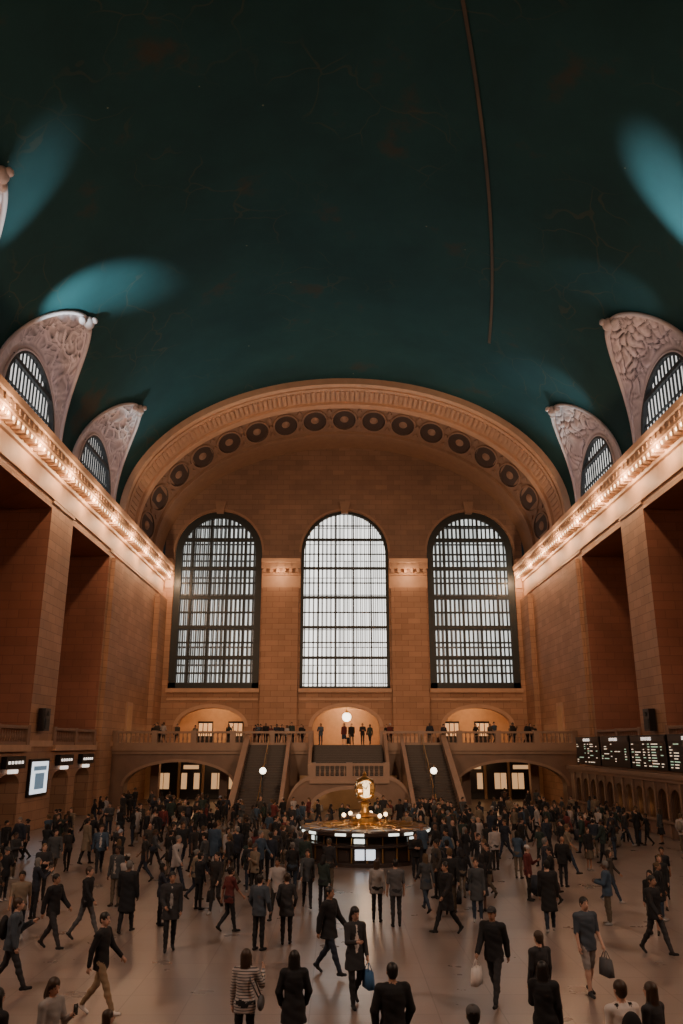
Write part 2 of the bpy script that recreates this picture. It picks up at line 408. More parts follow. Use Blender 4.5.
for i in range(40):
    y = 22 + 31 * i / 39; t = (y - 26) / 26; x = 4.5 + 8.3 * t - 2.4 * t * t
    pts.append((x, y))
for (xa, ya), (xb, yb) in zip(pts[:-1], pts[1:]):
    mb.quad((xa - .09, ya, vz(xa - .09)), (xa + .09, ya, vz(xa + .09)), (xb + .09, yb, vz(xb + .09)), (xb - .09, yb, vz(xb - .09)))
mb.obj('gold_ecliptic_band', [GOLD], root)

# lunettes with plaster relief
def lunette(name, side, c):
    mb = MB(); na, ns = 170, 60; grid = []
    for i in range(na + 1):
        u = -math.cos(PI * i / na)
        r = lrise(u); f = math.asin(min(1, r / (RISE + .25)))
        po = Vector(((W + .25) * math.cos(f), c + LH * u, ZC + (RISE + .25) * math.sin(f)))
        pi_ = Vector((W + .25, c + 4.0 * u, ZC + 4.0 * math.sqrt(max(0, 1 - u * u))))
        row = []; w = max(0, min(1, (r / LR)))
        for j in range(ns + 1):
            s = j / ns; p = pi_.lerp(po, s)
            ctr = Vector((W - 3, c, ZC + 1.5)); nrm = (p - ctr); nrm.x *= .3; nrm.normalize()
            env = math.sin(PI * s) ** .5 if 0 < j < ns else 0
            q = Vector((p.y * 1.15, p.z * 1.15, p.x * 1.15 + side * 7 + c))
            q = q + noise.noise_vector(q * .8) * .7
            d, _ = noise.voronoi(q)
            d2, _ = noise.voronoi(q * 2.3)
            lump = max(0, .62 - d[0]) * 1.0 - max(0, .12 - (d[1] - d[0])) * 1.5 + max(0, .5 - d2[0]) * .35 - .2
            disp = -env * w * lump * .8
            if s < .07 or s > .93: disp = -.1 * w
            p = p + nrm * (.4 * env * w + disp)
            row.append((side * p.x, p.y, p.z))
        grid.append(row)
    vs = [p for r in grid for p in r]; n = ns + 1
    mb.add(vs, [(i * n + j, i * n + j + 1, (i + 1) * n + j + 1, (i + 1) * n + j) for i in range(na) for j in range(ns)])
    mb.tube([grid[i][-1] for i in range(0, na + 1, 2)], .13, 6, 1)
    mb.tube([grid[i][0] for i in range(0, na + 1, 2)], .11, 6, 1)
    tip = Vector(grid[na // 2][-1])
    mb.sphere(tip + Vector((-side * .1, 0, -.2)), (.32, .42, .4), 10, 8, 1)
    for dy in (-.6, .6): mb.sphere(tip + Vector((side * .1, dy, -.35)), (.22, .3, .25), 8, 6, 1)
    mb.sphere(tip + Vector((-side * .42, 0, -.05)), (.2, .25, .2), 8, 6, 1)
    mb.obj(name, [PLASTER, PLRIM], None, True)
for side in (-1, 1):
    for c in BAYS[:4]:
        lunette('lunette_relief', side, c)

# end arch (coffered barrel)
root = empty('coffered_end_arch'); mb = MB()
prof = [(YA - .1, .75), (YA - .1, -.25), (YA + .5, -.25), (YA + .5, -.05), (YA + 1.1, .0), (YA + 1.1, -.12), (YA + 1.6, -.12), (YA + 1.6, .12), (68.0, .12), (68.0, -.12), (68.5, -.15), (68.5, .0), (69.2, .0), (69.2, .25), (75.6, .25), (75.6, -.05), (76.1, -.05), (76.1, .2), (76.6, .3), (YE + .1, .3)]
K = 90; n = K + 1
def ep(f, y, dr): return ((W + dr) * math.cos(f), y, ZC + (RISE + dr) * math.sin(f))
for k in range(len(prof) - 1):
    vs = [ep(PI * i / K, *prof[kk]) for kk in (k, k + 1) for i in range(n)]
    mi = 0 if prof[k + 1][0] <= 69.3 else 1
    mb.add(vs, [(i, i + 1, n + i + 1, n + i) for i in range(K)], mi)
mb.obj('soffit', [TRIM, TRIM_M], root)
NN = 2000; fa = [PI * i / NN for i in range(NN + 1)]; S = [0]
for i in range(NN):
    a = ep(fa[i], 0, 0); b = ep(fa[i + 1], 0, 0); S.append(S[-1] + math.dist(a, b))
def f_at(s): return float(np.interp(s, S, fa))
tot = S[-1]
def frame(f, y, dr):
    p = Vector(ep(f, y, dr)); q = Vector(ep(f + .001, y, dr)); t = (q - p).normalized(); nn = t.cross(Vector((0, 1, 0))).normalized()
    if (Vector((0, y, ZC)) - p).dot(nn) < 0: nn = -nn
    return p, t, nn
mc = MB(); cnt = 17
for i in range(cnt):
    f = f_at(tot * (i + .5) / cnt); p, t, nn = frame(f, 72.4, .25); yv = Vector((0, 1, 0))
    def ring(r, h): return [p + nn * h + (t * math.cos(2 * PI * k / 24) * r[0] + yv * math.sin(2 * PI * k / 24) * r[1]) for k in range(24)]
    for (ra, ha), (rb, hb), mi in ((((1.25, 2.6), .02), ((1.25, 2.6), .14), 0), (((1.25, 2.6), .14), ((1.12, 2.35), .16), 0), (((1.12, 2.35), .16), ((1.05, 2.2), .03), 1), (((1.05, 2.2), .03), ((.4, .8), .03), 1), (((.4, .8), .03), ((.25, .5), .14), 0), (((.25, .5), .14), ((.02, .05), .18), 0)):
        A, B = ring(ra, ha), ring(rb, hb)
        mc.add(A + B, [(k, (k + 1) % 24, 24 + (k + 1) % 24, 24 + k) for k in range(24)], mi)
    f2 = f_at(tot * (i + 1) / cnt); p, t, nn = frame(f2, 72.4, .25)
    for yy in (-2.0, 0, 2.0):
        c = p + yv * yy; vsq = [c + t * a + yv * b + nn * h for h in (0, .12) for a, b in ((-.22, 0), (0, -.8), (.22, 0), (0, .8))]
        mc.add(vsq, [(4, 5, 6, 7), (0, 1, 5, 4), (1, 2, 6, 5), (2, 3, 7, 6), (3, 0, 4, 7)], 0)
nb = 110
for i in range(nb):
    f = f_at(tot * (i + .5) / nb); p, t, nn = frame(f, 66.6, .12); yv = Vector((0, 1, 0))
    vsq = [p + t * a + yv * b + nn * h for h in (0, .1) for a, b in ((-.13, -1), (.13, -1), (.13, 1), (-.13, 1))]
    mc.add(vsq, [(4, 5, 6, 7), (0, 1, 5, 4), (1, 2, 6, 5), (2, 3, 7, 6), (3, 0, 4, 7)], 2)
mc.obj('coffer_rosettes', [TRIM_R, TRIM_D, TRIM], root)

# wall behind the photographer
mb = MB(); mb.box(-24, 24, YB - .4, YB, 0, 37); mb.obj('wall_front', [STONE])

# ------------------------------------------------------------------ balustrades
BP = [(.05, 0), (.07, .03), (.045, .08), (.075, .22), (.08, .3), (.04, .5), (.035, .6), (.06, .66), (.06, .7)]
def balustrade(mb, p0, p1, z0, sp=.34, ped=3.2, mi=0, z1=None):
    z1 = z0 if z1 is None else z1
    p0, p1 = Vector(p0), Vector(p1); L = (p1 - p0).length; d = (p1 - p0) / L; nrm = Vector((-d.y, d.x)) * .14
    def rail(h0, h1, w):
        vs = [(*(p + nrm * (w * s)), z + h) for p, z in ((p0, z0), (p1, z1)) for s in (-1, 1) for h in (h0, h1)]
        mb.add(vs, [(0, 1, 3, 2), (4, 6, 7, 5), (0, 4, 5, 1), (2, 3, 7, 6), (0, 2, 6, 4), (1, 5, 7, 3)], mi)
    rail(0, .18, 1.1); rail(.88, 1.05, 1.25)
    n = int(L / sp)
    for i in range(n):
        s = (i + .5) / n; c = p0 + d * L * s
        mb.lathe(c.x, c.y, [(r, z0 + (z1 - z0) * s + .18 + z) for r, z in BP], 7, mi, cap=False)
    m = max(1, round(L / ped))
    for i in range(m + 1):
        c = p0 + d * L * i / m; z = z0 + (z1 - z0) * i / m
        mb.box(c.x - .22, c.x + .22, c.y - .22, c.y + .22, z, z + 1.1, mi)

# east balcony
root = empty('east_balcony'); mb = MB(); YF = 66.0
PB = lambda a, z, d: (a, YF + d, z)
bops = [Op(-13.1, 4.3, 0, 1.7, 1.8), Op(13.1, 4.3, 0, 1.7, 1.8)]
arched_wall(mb, -W, W, 0, 4.35, bops, PB, 1.2, 0)
for xa, xb in ((-W, -2.7), (2.9, W)):
    mb.box(xa, xb, YF - .3, YF + .3, 4.35, 4.8, 1); mb.box(xa, xb, YF - .15, YF, 4.1, 4.35, 1)
mb.box(-W, W, YF, YE, 4.5, 4.8, 1)
for o in bops:
    for i in range(24):
        t0, t1 = PI * i / 24, PI * (i + 1) / 24
        mb.quad(*[(o.c + (o.hw + e) * math.cos(t), YF - .1, o.sp + (o.rise + e) * math.sin(t)) for e, t in ((0, t0), (.22, t0), (.22, t1), (0, t1))], 1)
mb.quad((-W, 78, 0), (W, 78, 0), (W, 78, 4.5), (-W, 78, 4.5), 2)
for cx in (-13.1, 13.1):
    for k, dx in enumerate((-3.3, -1.1, 1.1, 3.3)):
        mb.box(cx + dx - .95, cx + dx + .95, 77.7, 78, 0, 3.3, 4)
        for q in range(3):
            if (k + q) % 3 != 2: mb.box(cx + dx - .85 + q * .58, cx + dx - .35 + q * .58, 77.6, 77.7, .9, 2.3, 3)
        if k % 2: mb.box(cx + dx - .7, cx + dx + .7, 77.6, 77.7, 2.65, 3.0, 3)
for x in (-10.2, -16, 10.2, 16): mb.box(x - .35, x + .35, 70.5, 71.2, 0, 4.5, 0)
mb.obj('balcony_front', [MARBLE, MARB_T, WARMW, SHOP, BLACK], root)
mb = MB()
balustrade(mb, (-W + .2, YF), (-2.75, YF), DECK); balustrade(mb, (2.95, YF), (W - .2, YF), DECK)
mb.obj('balustrades', [MARB_T], root)

# grand staircase
root = empty('grand_staircase'); mb = MB(); LZ = 2.5
PS = lambda a, z, d: (a + .2, 59.0 + d, z)
def stop(a):
    a = abs(a)
    return LZ if a <= 2.7 else max(0, .2 + (LZ + .05) * math.sqrt(max(0, 1 - ((a - 2.5) / 1.95) ** 2)))
arched_wall(mb, -4.4, 4.4, 0, stop, [Op(0, 2.6, 0, .5, 1.3)], PS, 1.5, 0, extra=[x * .1 for x in range(-44, 45)])
xs = [x * .1 for x in range(-44, 45)]
for a, b in zip(xs[:-1], xs[1:]):
    mb.quad(PS(a, stop(a), 0), PS(b, stop(b), 0), PS(b, stop(b), .5 if abs(a) > 2.7 else 4), PS(a, stop(a), .5 if abs(a) > 2.7 else 4), 1)
    if abs(a) > 2.65: mb.quad(PS(a, stop(a) - .0, -.12), PS(b, stop(b), -.12), PS(b, stop(b) - .3, -.12), PS(a, stop(a) - .3, -.12), 1)
for i in range(24):
    t0, t1 = PI * i / 24, PI * (i + 1) / 24
    mb.quad(*[(.2 + (2.6 + e) * math.cos(t), 58.9, .5 + (1.3 + e) * math.sin(t)) for e, t in ((0, t0), (.25, t0), (.25, t1), (0, t1))], 1)
mb.box(-2.6, 3.0, 58.8, 59.1, LZ - .3, LZ, 1)
mb.quad((-3.6, 65.8, 0), (4, 65.8, 0), (4, 65.8, LZ), (-3.6, 65.8, LZ), 2)
ns = 13
for i in range(ns):
    y0 = 62.6 + i * .26; mb.box(-2.5, 2.9, y0, 66.0, LZ - .1, LZ + (i + 1) * (DECK - LZ) / ns, 3)
for x in (-2.85, 3.0):
    mb.add([(x + e, y, z) for e in (0, .25) for y, z in ((62.4, LZ - .1), (66, LZ - .1), (66, 5.9), (62.4, LZ + 1))], [(0, 1, 2, 3), (4, 7, 6, 5), (0, 3, 7, 4), (3, 2, 6, 7)], 1)
for s in (-1, 1):
    n = 28; x0, x1 = sorted((.2 * (s > 0) + s * 4.5, s * 7.6))
    for i in range(n):
        y0 = 56.5 + i * .335; mb.box(x0, x1, y0, 66.0, 0, (i + 1) * DECK / n, 3)
    for xa, xb in ((7.6, 7.95), (4.35, 4.55)):
        a, b = sorted((s * xa, s * xb))
        mb.add([(x, y, z) for x in (a, b) for y, z in ((56.0, 0), (66, 0), (66, 5.5), (56.0, .7))], [(0, 1, 2, 3), (4, 7, 6, 5), (0, 3, 7, 4), (3, 2, 6, 7)], 4)
        mb.add([(x, y, z) for x in (a - .04, b + .04) for y, z in ((55.9, .7), (66, 5.5), (66, 5.6), (55.9, .8))], [(0, 1, 2, 3), (4, 7, 6, 5), (0, 3, 7, 4), (3, 2, 6, 7), (0, 4, 5, 1)], 1)
    xm = s * 6.05; mb.tube([(xm, 56.5, .95), (xm, 66, 5.7)], .03, 6, 5)
    for k in range(8): mb.tube([(xm, 56.6 + k * 1.3, .05 + k * 1.3 * .505), (xm, 56.6 + k * 1.3, 1.0 + k * 1.3 * .5)], .02, 5, 5)
mb.obj('stair_body', [MARBLE, MARB_T, WARMW, STEP, MARBLE, BRASS], root)
mb = MB(); balustrade(mb, (-2.4, 59.1), (2.8, 59.1), LZ, ped=2.6); mb.obj('landing_balustrade', [MARB_T], root)

for s in (-1, 1):
    mb = MB()
    for c in BAYS[:4]: balustrade(mb, (s * (W + .1), c - 4.35), (s * (W + .1), c + 4.35), DECK, ped=4.3)
    mb.obj('side_gallery_balustrade', [TRIM_R])

# globe lamp posts
for x in (-5.6, 5.75):
    root = empty('globe_street_lamp', (x, 55.6, 0)); mb = MB()
    mb.lathe(0, 0, [(.22, 0), (.22, .12), (.12, .2), (.09, .5), (.05, .6), (.04, 2.7), (.07, 2.8), (.12, 2.95)], 12)
    mb.obj('post', [IRON], root); mb = MB(); mb.sphere((0, 0, 3.15), .22, 14, 10); mb.obj('globe', [GLOBE], root, True)
    mb = MB(); mb.lathe(0, 0, [(.06, 3.35), (.03, 3.42), (.01, 3.52)], 8); mb.obj('finial', [BRASS], root)

# ------------------------------------------------------------------ information booth
BX, BY = .55, 37.6
root = empty('information_booth', (BX, BY, 0)); mb = MB()
mb.lathe(0, 0, [(2.55, 0), (2.55, .12), (2.45, .15), (2.45, .72), (2.72, .76), (2.72, .84), (2.4, .84), (2.38, 1.12), (2.78, 1.16), (2.84, 1.2), (2.84, 1.34), (2.7, 1.4), (2.3, 1.42)], 48, 0, cap=False)
mb.lathe(0, 0, [(2.3, 1.42), (1.2, 1.44), (.75, 1.46)], 48, 1, cap=False)
for i in range(24):
    a = 2 * PI * i / 24
    c, s = math.cos(a), math.sin(a)
    for r, z0, z1, w, mi in ((2.5, .84, 1.16, .03, 2), (2.48, .16, .72, .04, 2)):
        mb.tube([(r * c, r * s, z0), (r * c, r * s, z1)], w, 6, mi)
    a2 = a + PI / 24
    for r, z0, z1, hw, mi in ((2.5, .22, .66, .22, 4), (2.87, 1.22, 1.32, .24, 3 if i % 3 else 4), (2.43, .9, 1.08, .22, 3 if i % 4 == 1 else 1)):
        p = [(r * math.cos(a2 + q * hw / r), r * math.sin(a2 + q * hw / r), z) for q, z in ((-1, z0), (1, z0), (1, z1), (-1, z1))]
        mb.quad(*p, mi)
    mb.tube([(2.75 * c, 2.75 * s, 1.41), (.8 * c, .8 * s, 1.48)], .02, 5, 2)
for r in (1.5, 2.1): mb.tube([(r * math.cos(2 * PI * k / 40), r * math.sin(2 * PI * k / 40), 1.46) for k in range(41)], .02, 5, 2)
for dx in (-.5, -.05):
    y = -2.58
    mb.box(dx, dx + .38, y - .02, y, .3, .7, 5)
mb.obj('counter', [DKMARB, BLACK, BRASS, LED, DKMARB, POST], root)
mb = MB()
mb.lathe(0, 0, [(.75, 1.4), (.75, 1.5), (.62, 1.55), (.6, 1.75), (.7, 1.8), (.5, 1.86), (.22, 1.95), (.16, 2.15), (.2, 2.3), (.3, 2.36), (.12, 2.42), (.1, 2.5), (.2, 2.52)], 24, 0)
mb.lathe(0, 0, [(.22, 3.3), (.28, 3.34), (.16, 3.42), (.08, 3.48), (.1, 3.56), (.03, 3.66)], 16, 0)
for k in range(4):
    a = PI / 4 + k * PI / 2 + .5
    mb.tube([(.3 * math.cos(a), .3 * math.sin(a), 2.5), (.36 * math.cos(a), .36 * math.sin(a), 2.9), (.26 * math.cos(a), .26 * math.sin(a), 3.32)], .05, 8, 0)
    b = k * PI / 2 + .12; d = Vector((math.cos(b), math.sin(b), 0)); t = Vector((-d.y, d.x, 0)); z = Vector((0, 0, 1)); c = Vector((0, 0, 2.92))
    R = 24
    for r0, h0, r1, h1, mi in ((.42, .16, .42, .36, 0), (.42, .36, .38, .38, 0), (.38, .38, .36, .33, 0), (.36, .33, .001, .38, 1)):
        A = [c + d * h0 + (t * math.cos(2 * PI * q / R) + z * math.sin(2 * PI * q / R)) * r0 for q in range(R)]
        B = [c + d * h1 + (t * math.cos(2 * PI * q / R) + z * math.sin(2 * PI * q / R)) * r1 for q in range(R)]
        mb.add(A + B, [(q, (q + 1) % R, R + (q + 1) % R, R + q) for q in range(R)], mi)
    for q in range(12):
        an = q * PI / 6; p = c + d * .38 + (t * math.cos(an) + z * math.sin(an)) * .29; mb.sphere(p, .028, 5, 4, 2)
    for an, ln in ((1.1, .16), (2.5, .25)):
        p = c + d * .4; mb.tube([p, p + (t * math.cos(an) + z * math.sin(an)) * ln], .022, 4, 2)
mb.obj('four_faced_clock', [BRASS, OPAL, BLACK], root)
mb = MB()
for k in range(6):
    a = 2 * PI * k / 6 + .2; x, y = .95 * math.cos(a), .95 * math.sin(a)
    mb.lathe(x, y, [(.1, 1.45), (.06, 1.5), (.03, 1.55), (.03, 1.72), (.07, 1.75)], 8, 0); mb.sphere((x, y, 1.84), .09, 10, 8, 1)
mb.obj('counter_lamps', [BRASS, LAMPG], root, True)

# ------------------------------------------------------------------ right side: departure boards & ticket windows
root = empty('ticket_office'); mb = MB(); XT = 17.2
PT = lambda a, z, d: (XT + d, a, z)
tops = [Op(20 + i * 1.75, .66, .9, 1.9, .6) for i in range(25)]
arched_wall(mb, 18.5, 64, 0, 3.1, tops, PT, .5, 0)
mb.pbox(PT, 18.5, 64, 3.05, 3.3, -.3, 1.25, 1); mb.pbox(PT, 18.5, 64, 2.85, 3.05, -.15, 0, 1); mb.pbox(PT, 18.5, 64, .78, .9, -.25, .1, 1)
mb.quad(PT(18.5, 0, 0), PT(18.5, 3.1, 0), PT(18.5, 3.1, 1.25), PT(18.5, 0, 1.25), 0); mb.quad(PT(64, 0, 0), PT(64, 3.1, 0), PT(64, 3.1, 1.25), PT(64, 0, 1.25), 0)
mb.quad(PT(18.5, .9, .5), PT(64, .9, .5), PT(64, 2.6, .5), PT(18.5, 2.6, .5), 2)
for o in tops:
    for k in range(-2, 3): mb.tube([PT(o.c + k * .2, .9, .1), PT(o.c + k * .2, o.top(o.c + k * .2), .1)], .015, 4, 3)
    mb.pbox(PT, o.c + .76, o.c + .99, .0, 2.85, -.1, .02, 1)
    if int(o.c * 7) % 3 == 0: mb.pbox(PT, o.c - .4, o.c + .4, 1.1, 1.6, .4, .48, 4)
mb.obj('ticket_counter', [MARBLE, MARB_T, BLACK, BRASS, SHOP], root)
root = empty('departure_board'); mb = MB(); rs = random.Random(5)
y = 22.0
while y < 58:
    mb.pbox(PT, y, y + 5.4, 3.45, 5.35, -.1, .35, 0)
    mb.pbox(PT, y + .1, y + 5.3, 5.0, 5.28, -.13, -.1, 3)
    for cidx in range(2):
        a0 = y + .2 + cidx * 2.6
        for r in range(9):
            z = 4.82 - r * .15
            for st, wmax in ((0, .45), (.55, 1.1), (1.85, .4)):
                if rs.random() < (.75 if y < 46 else .4):
                    w = wmax * rs.uniform(.4, .9); p = 2.45 - st
                    mb.pbox(PT, a0 + p - w, a0 + p, z, z + .045, -.115, -.1, 1 if rs.random() < .7 else 2)
    y += 5.7
mb.obj('board_panels', [BLACK, TXT, mat('board_text_green', (.5, .8, .6), emis=(.6, .9, .6), es=.6, sample=False), mat('board_header', (.05, .045, .045), .4)], root)
for yy in (24.7, 30.4, 36.1, 41.8, 47.5, 53.2, 58.9):
    cu = bpy.data.curves.new('header', 'FONT'); cu.body = 'DEPARTURES'; cu.size = .26; cu.align_x = 'CENTER'; cu.extrude = .005
    o = bpy.data.objects.new('header_text', cu); o.location = (XT - .15, yy, 5.05); o.rotation_euler = (PI / 2, 0, -PI / 2); cu.materials.append(TXTW); sc.collection.objects.link(o); o.parent = root

# left gates: signs
GATEG = mat('gate_glass', (.3, .2, .12), .3, emis=(1, .6, .3), es=.3)
for c in BAYS[:4]:
    root = empty('track_gate_sign'); mb = MB()
    for dx in (-2.3, 2.3):
        mb.pbox(PL, c + dx - 1.35, c + dx + 1.35, 3.55, 4.2, -.35, -.05, 0)
        for k in range(5): mb.pbox(PL, c + dx - 1.1 + k * .46, c + dx - .85 + k * .46, 3.8, 3.95, -.37, -.35, 1)
        mb.pbox(PL, c + dx - .5, c + dx + .5, 3.3, 3.5, -.3, -.1, 1)
        mb.pbox(PL, c + dx - 1.5, c + dx + 1.5, 0, 3.0, 1.7, 1.9, 2)
        mb.pbox(PL, c + dx - 1.0, c + dx - .1, 0, 2.2, 1.62, 1.7, 3)
    mb.obj('sign_boxes', [BLACK, TXTW, BLACK, GATEG], root)
root = empty('illuminated_poster'); mb = MB()
mb.pbox(PL, 48.3, 51.4, 1.9, 4.0, -.16, .0, 0); mb.pbox(PL, 48.5, 51.2, 2.05, 3.85, -.18, -.16, 1)
mb.pbox(PL, 49.1, 50.6, 2.3, 3.2, -.19, -.18, 2); mb.pbox(PL, 48.8, 50.9, 3.35, 3.6, -.19, -.18, 2)
mb.obj('poster_panel', [BLACK, POST, POSTD], root)
for P, a in ((PL, 49.3), (PR, 49.6)):
    mb = MB(); mb.pbox(P, a - .45, a + .45, 5.6, 6.9, -.5, -.1, 0); mb.pbox(P, a - .35, a + .35, 5.7, 6.3, -.53, -.5, 1); mb.pbox(P, a - .1, a + .1, 6.0, 6.4, -.1, 0, 0)
    mb.tube([P(a, 6.6, -.53), P(a, 6.6, -.56)], .15, 12, 1)
    mb.obj('wall_loudspeaker', [BLACK, IRON])
root = empty('hanging_globe_lantern'); mb = MB(); mb.tube([(.3, 83, 9.6), (.3, 83, 8.0)], .03, 6, 0); mb.sphere((.3, 83, 7.5), .45, 14, 10, 1); mb.lathe(.3, 83, [(.2, 7.9), (.25, 7.95), (.05, 8.2)], 10, 0)
mb.obj('lantern', [BRASS, GLOBE], root, True)

# ------------------------------------------------------------------ people (signed-distance bodies, surface nets)
def surface_nets(V, org, h):
    neg = V < 0; sh = np.array(V.shape) - 1
    s = np.zeros(sh, np.int8)
    offs = [(i, j, k) for i in (0, 1) for j in (0, 1) for k in (0, 1)]
    for o in offs: s += neg[o[0]:o[0] + sh[0], o[1]:o[1] + sh[1], o[2]:o[2] + sh[2]]
    act = (s > 0) & (s < 8); ai = np.argwhere(act)
    pos = np.zeros((len(ai), 3)); cnt = np.zeros(len(ai))
    for a in offs:
        for ax in range(3):
            if a[ax] == 0:
                b = list(a); b[ax] = 1; A = ai + a; B = ai + b
                va = V[A[:, 0], A[:, 1], A[:, 2]]; vb = V[B[:, 0], B[:, 1], B[:, 2]]
                c = (va < 0) != (vb < 0); t = np.where(c, va / np.where(c, va - vb, 1), 0)
                p = np.tile(np.array(a, float), (len(ai), 1)); p[:, ax] += t
                pos += p * c[:, None]; cnt += c
    vert = (ai + pos / cnt[:, None]) * h + org
    idg = -np.ones(sh, np.int64); idg[act] = np.arange(len(ai)); F = []
    def emit(c, sgn, f4):
        q = np.argwhere(c); sg = sgn[c]
        ids = np.stack([idg[q[:, 0] + o[0], q[:, 1] + o[1], q[:, 2] + o[2]] for o in f4], 1)
        ids[~sg] = ids[~sg][:, ::-1]; F.append(ids)
    a, b = neg[:-1, 1:-1, 1:-1], neg[1:, 1:-1, 1:-1]; emit(a != b, a, [(0, 0, 0), (0, 1, 0), (0, 1, 1), (0, 0, 1)])
    a, b = neg[1:-1, :-1, 1:-1], neg[1:-1, 1:, 1:-1]; emit(a != b, a, [(0, 0, 0), (0, 0, 1), (1, 0, 1), (1, 0, 0)])
    a, b = neg[1:-1, 1:-1, :-1], neg[1:-1, 1:-1, 1:]; emit(a != b, a, [(0, 0, 0), (1, 0, 0), (1, 1, 0), (0, 1, 0)])
    return vert, np.concatenate(F)

SKIN, HAIR, TOP, BOT, SHOE, BAG, EXTRA = range(7)
def V3(*a): return np.array(a, float)

def person_mesh(name, h=.016, female=False, height=1.75, legs=((.0, .0), (.0, .0)), arms=((.05, .1, .15, 0), (.05, .1, .15, 0)),
                lean=0.0, head=(0, 0), hair='short', hem=.80, coat=0.0, sleeves='long', shorts=False, skirt=False, backpack=False, bag=None,
                phone=False, cap=False, bulk=0.0, openfront=False):
    """faces -Y. legs: (thigh fwd angle, knee bend) ; arms: (fwd, abduct, elbow, inward)"""
    prims = []
    sw = .165 if female else .19; hw = .09
    hipz = .93
    ank = []; leg = []
    for s, (a, b) in zip((-1, 1), legs):
        hp = V3(s * hw, 0, hipz)
        kn = hp + .43 * V3(s * .01, -math.sin(a), -math.cos(a))
        an = kn + .41 * V3(s * .005, -math.sin(a - b), -math.cos(a - b))
        leg.append((hp, kn, an, a - b))
    sole = []
    for s, (hp, kn, an, sha) in zip((-1, 1), leg):
        pitch = -sha * .95 if sha < -.12 else (-.15 if sha > .3 else 0)
        fd = V3(s * .12, -math.cos(pitch), -math.sin(pitch)); fd /= np.linalg.norm(fd)
        up = V3(0, -math.sin(pitch), math.cos(pitch))
        heel = an - fd * .045 - up * .045; toe = an + fd * .15 - up * .055
        sole.append(min(heel[2] - .035, toe[2] - .028)); ank.append((heel, toe, fd))
    dz = -min(sole)
    tr = lambda p: p + V3(0, 0, dz)
    def cone(a, b, r1, r2, lab, k=.03): prims.append(('c', a, b, r1, r2, lab, k))
    def elli(c, r, lab, k=.02, R=None): prims.append(('e', c, r, R, lab, k))
    lg = 1.0 + bulk * .5; f = .94 if female else 1
    for s, (hp, kn, an, sha), (heel, toe, fd) in zip((-1, 1), leg, ank):
        cone(tr(hp), tr(kn), .088 * lg, .058 * lg, BOT)
        if shorts:
            cone(tr(hp), tr(hp * .15 + kn * .85), .095, .075, BOT); cone(tr(kn), tr(kn + (an - kn) * .35), .05, .052, SKIN); cone(tr(kn + (an - kn) * .3), tr(an), .05, .034, SKIN)
        elif skirt:
            cone(tr(kn), tr(an), .05, .034, SKIN)
        else:
            calf = kn + (an - kn) * .35 + V3(0, .012, 0)
            cone(tr(kn), tr(calf), .056 * lg, .058 * lg, BOT); cone(tr(calf), tr(an + V3(0, 0, .03)), .056 * lg, .045 * lg, BOT)
        cone(tr(heel), tr(toe), .036, .03, SHOE, .015); cone(tr(an), tr(heel * .5 + toe * .5), .038, .034, SHOE, .02)
    elli(tr(V3(0, .01, hipz + .0)), V3(.165 + bulk * .1, .125, .13), BOT, .03)
    z = np.array([hem, .92, 1.02, 1.12, 1.25, 1.36, 1.43, 1.475])
    if female: rx = np.array([.165, .168, .15, .132, .145, .152, .13, .06]); ry = np.array([.12, .122, .105, .098, .118, .11, .085, .055])
    else: rx = np.array([.17, .168, .158, .155, .175, .185, .155, .065]); ry = np.array([.122, .12, .112, .108, .122, .12, .095, .06])
    rx = rx + bulk * .12 + .008; ry = ry + bulk * .12 + .008
    if coat: z[0] = hem - coat; rx[0] += .035; ry[0] += .04
    prims.append(('p', z + dz, rx, ry, lean, hipz + dz, TOP, .03))
    if openfront:   # lighter shirt showing between the lapels
        prims.append(('p', np.array([.95, 1.2, 1.42]) + dz, np.array([.06, .07, .03]), ry[[2, 4, 6]] + .012, lean, hipz + dz, EXTRA, .006))
    if skirt: prims.append(('p', np.array([.50, .7, .95]) + dz, np.array([.20, .185, .15]), np.array([.2, .15, .11]), 0, hipz + dz, BOT, .02))
    ly = lambda p: V3(p[0], p[1] - lean * (p[2] - hipz), p[2])
    hands = []
    for s, (sa, ab, eb, inw) in zip((-1, 1), arms):
        sh = tr(ly(V3(s * sw, .0, 1.405)))
        cone(tr(ly(V3(s * .07, 0, 1.43))), sh, .062, .062 + bulk * .1, TOP, .04)
        d = V3(s * math.sin(ab), -math.sin(sa) * math.cos(ab), -math.cos(sa) * math.cos(ab)); el = sh + .285 * d
        e = sa + eb; d2 = V3(s * (math.sin(ab) * .4 - inw), -math.sin(e), -math.cos(e)); d2 /= np.linalg.norm(d2); wr = el + .25 * d2
        ex = bulk * .12 + (.008 if sleeves == 'long' else 0)
        cone(sh, el, .055 * f + ex, .043 * f + ex, TOP if sleeves != 'none' else SKIN, .03)
        if sleeves == 'long': cone(el, wr - d2 * .01, .043 * f + ex, .033 * f + ex, TOP, .02)
        else: cone(el, wr, .04 * f, .027 * f, SKIN, .02)
        cone(wr, wr + d2 * .075, .025, .03, SKIN, .015)
        hands.append((s, wr, d2, e))
    nz = tr(ly(V3(0, .0, 1.47))); hc = nz + V3(0, -.02 - lean * .1, .155)
    yaw, pit = head
    Rh = np.array(Matrix.Rotation(yaw, 3, 'Z') @ Matrix.Rotation(pit, 3, 'X'))
    H = lambda *p: hc + Rh @ V3(*p)
    cone(nz + V3(0, .01, -.03), hc + V3(0, .015, -.06), .056 * f, .052 * f, SKIN, .025)
    elli(H(0, .012, .02), V3(.076, .094, .098), SKIN, .02, Rh)
    elli(H(0, -.025, -.045), V3(.055, .066, .07), SKIN, .03, Rh)
    cone(H(0, -.092, .0), H(0, -.112, -.03), .009, .013, SKIN, .012)
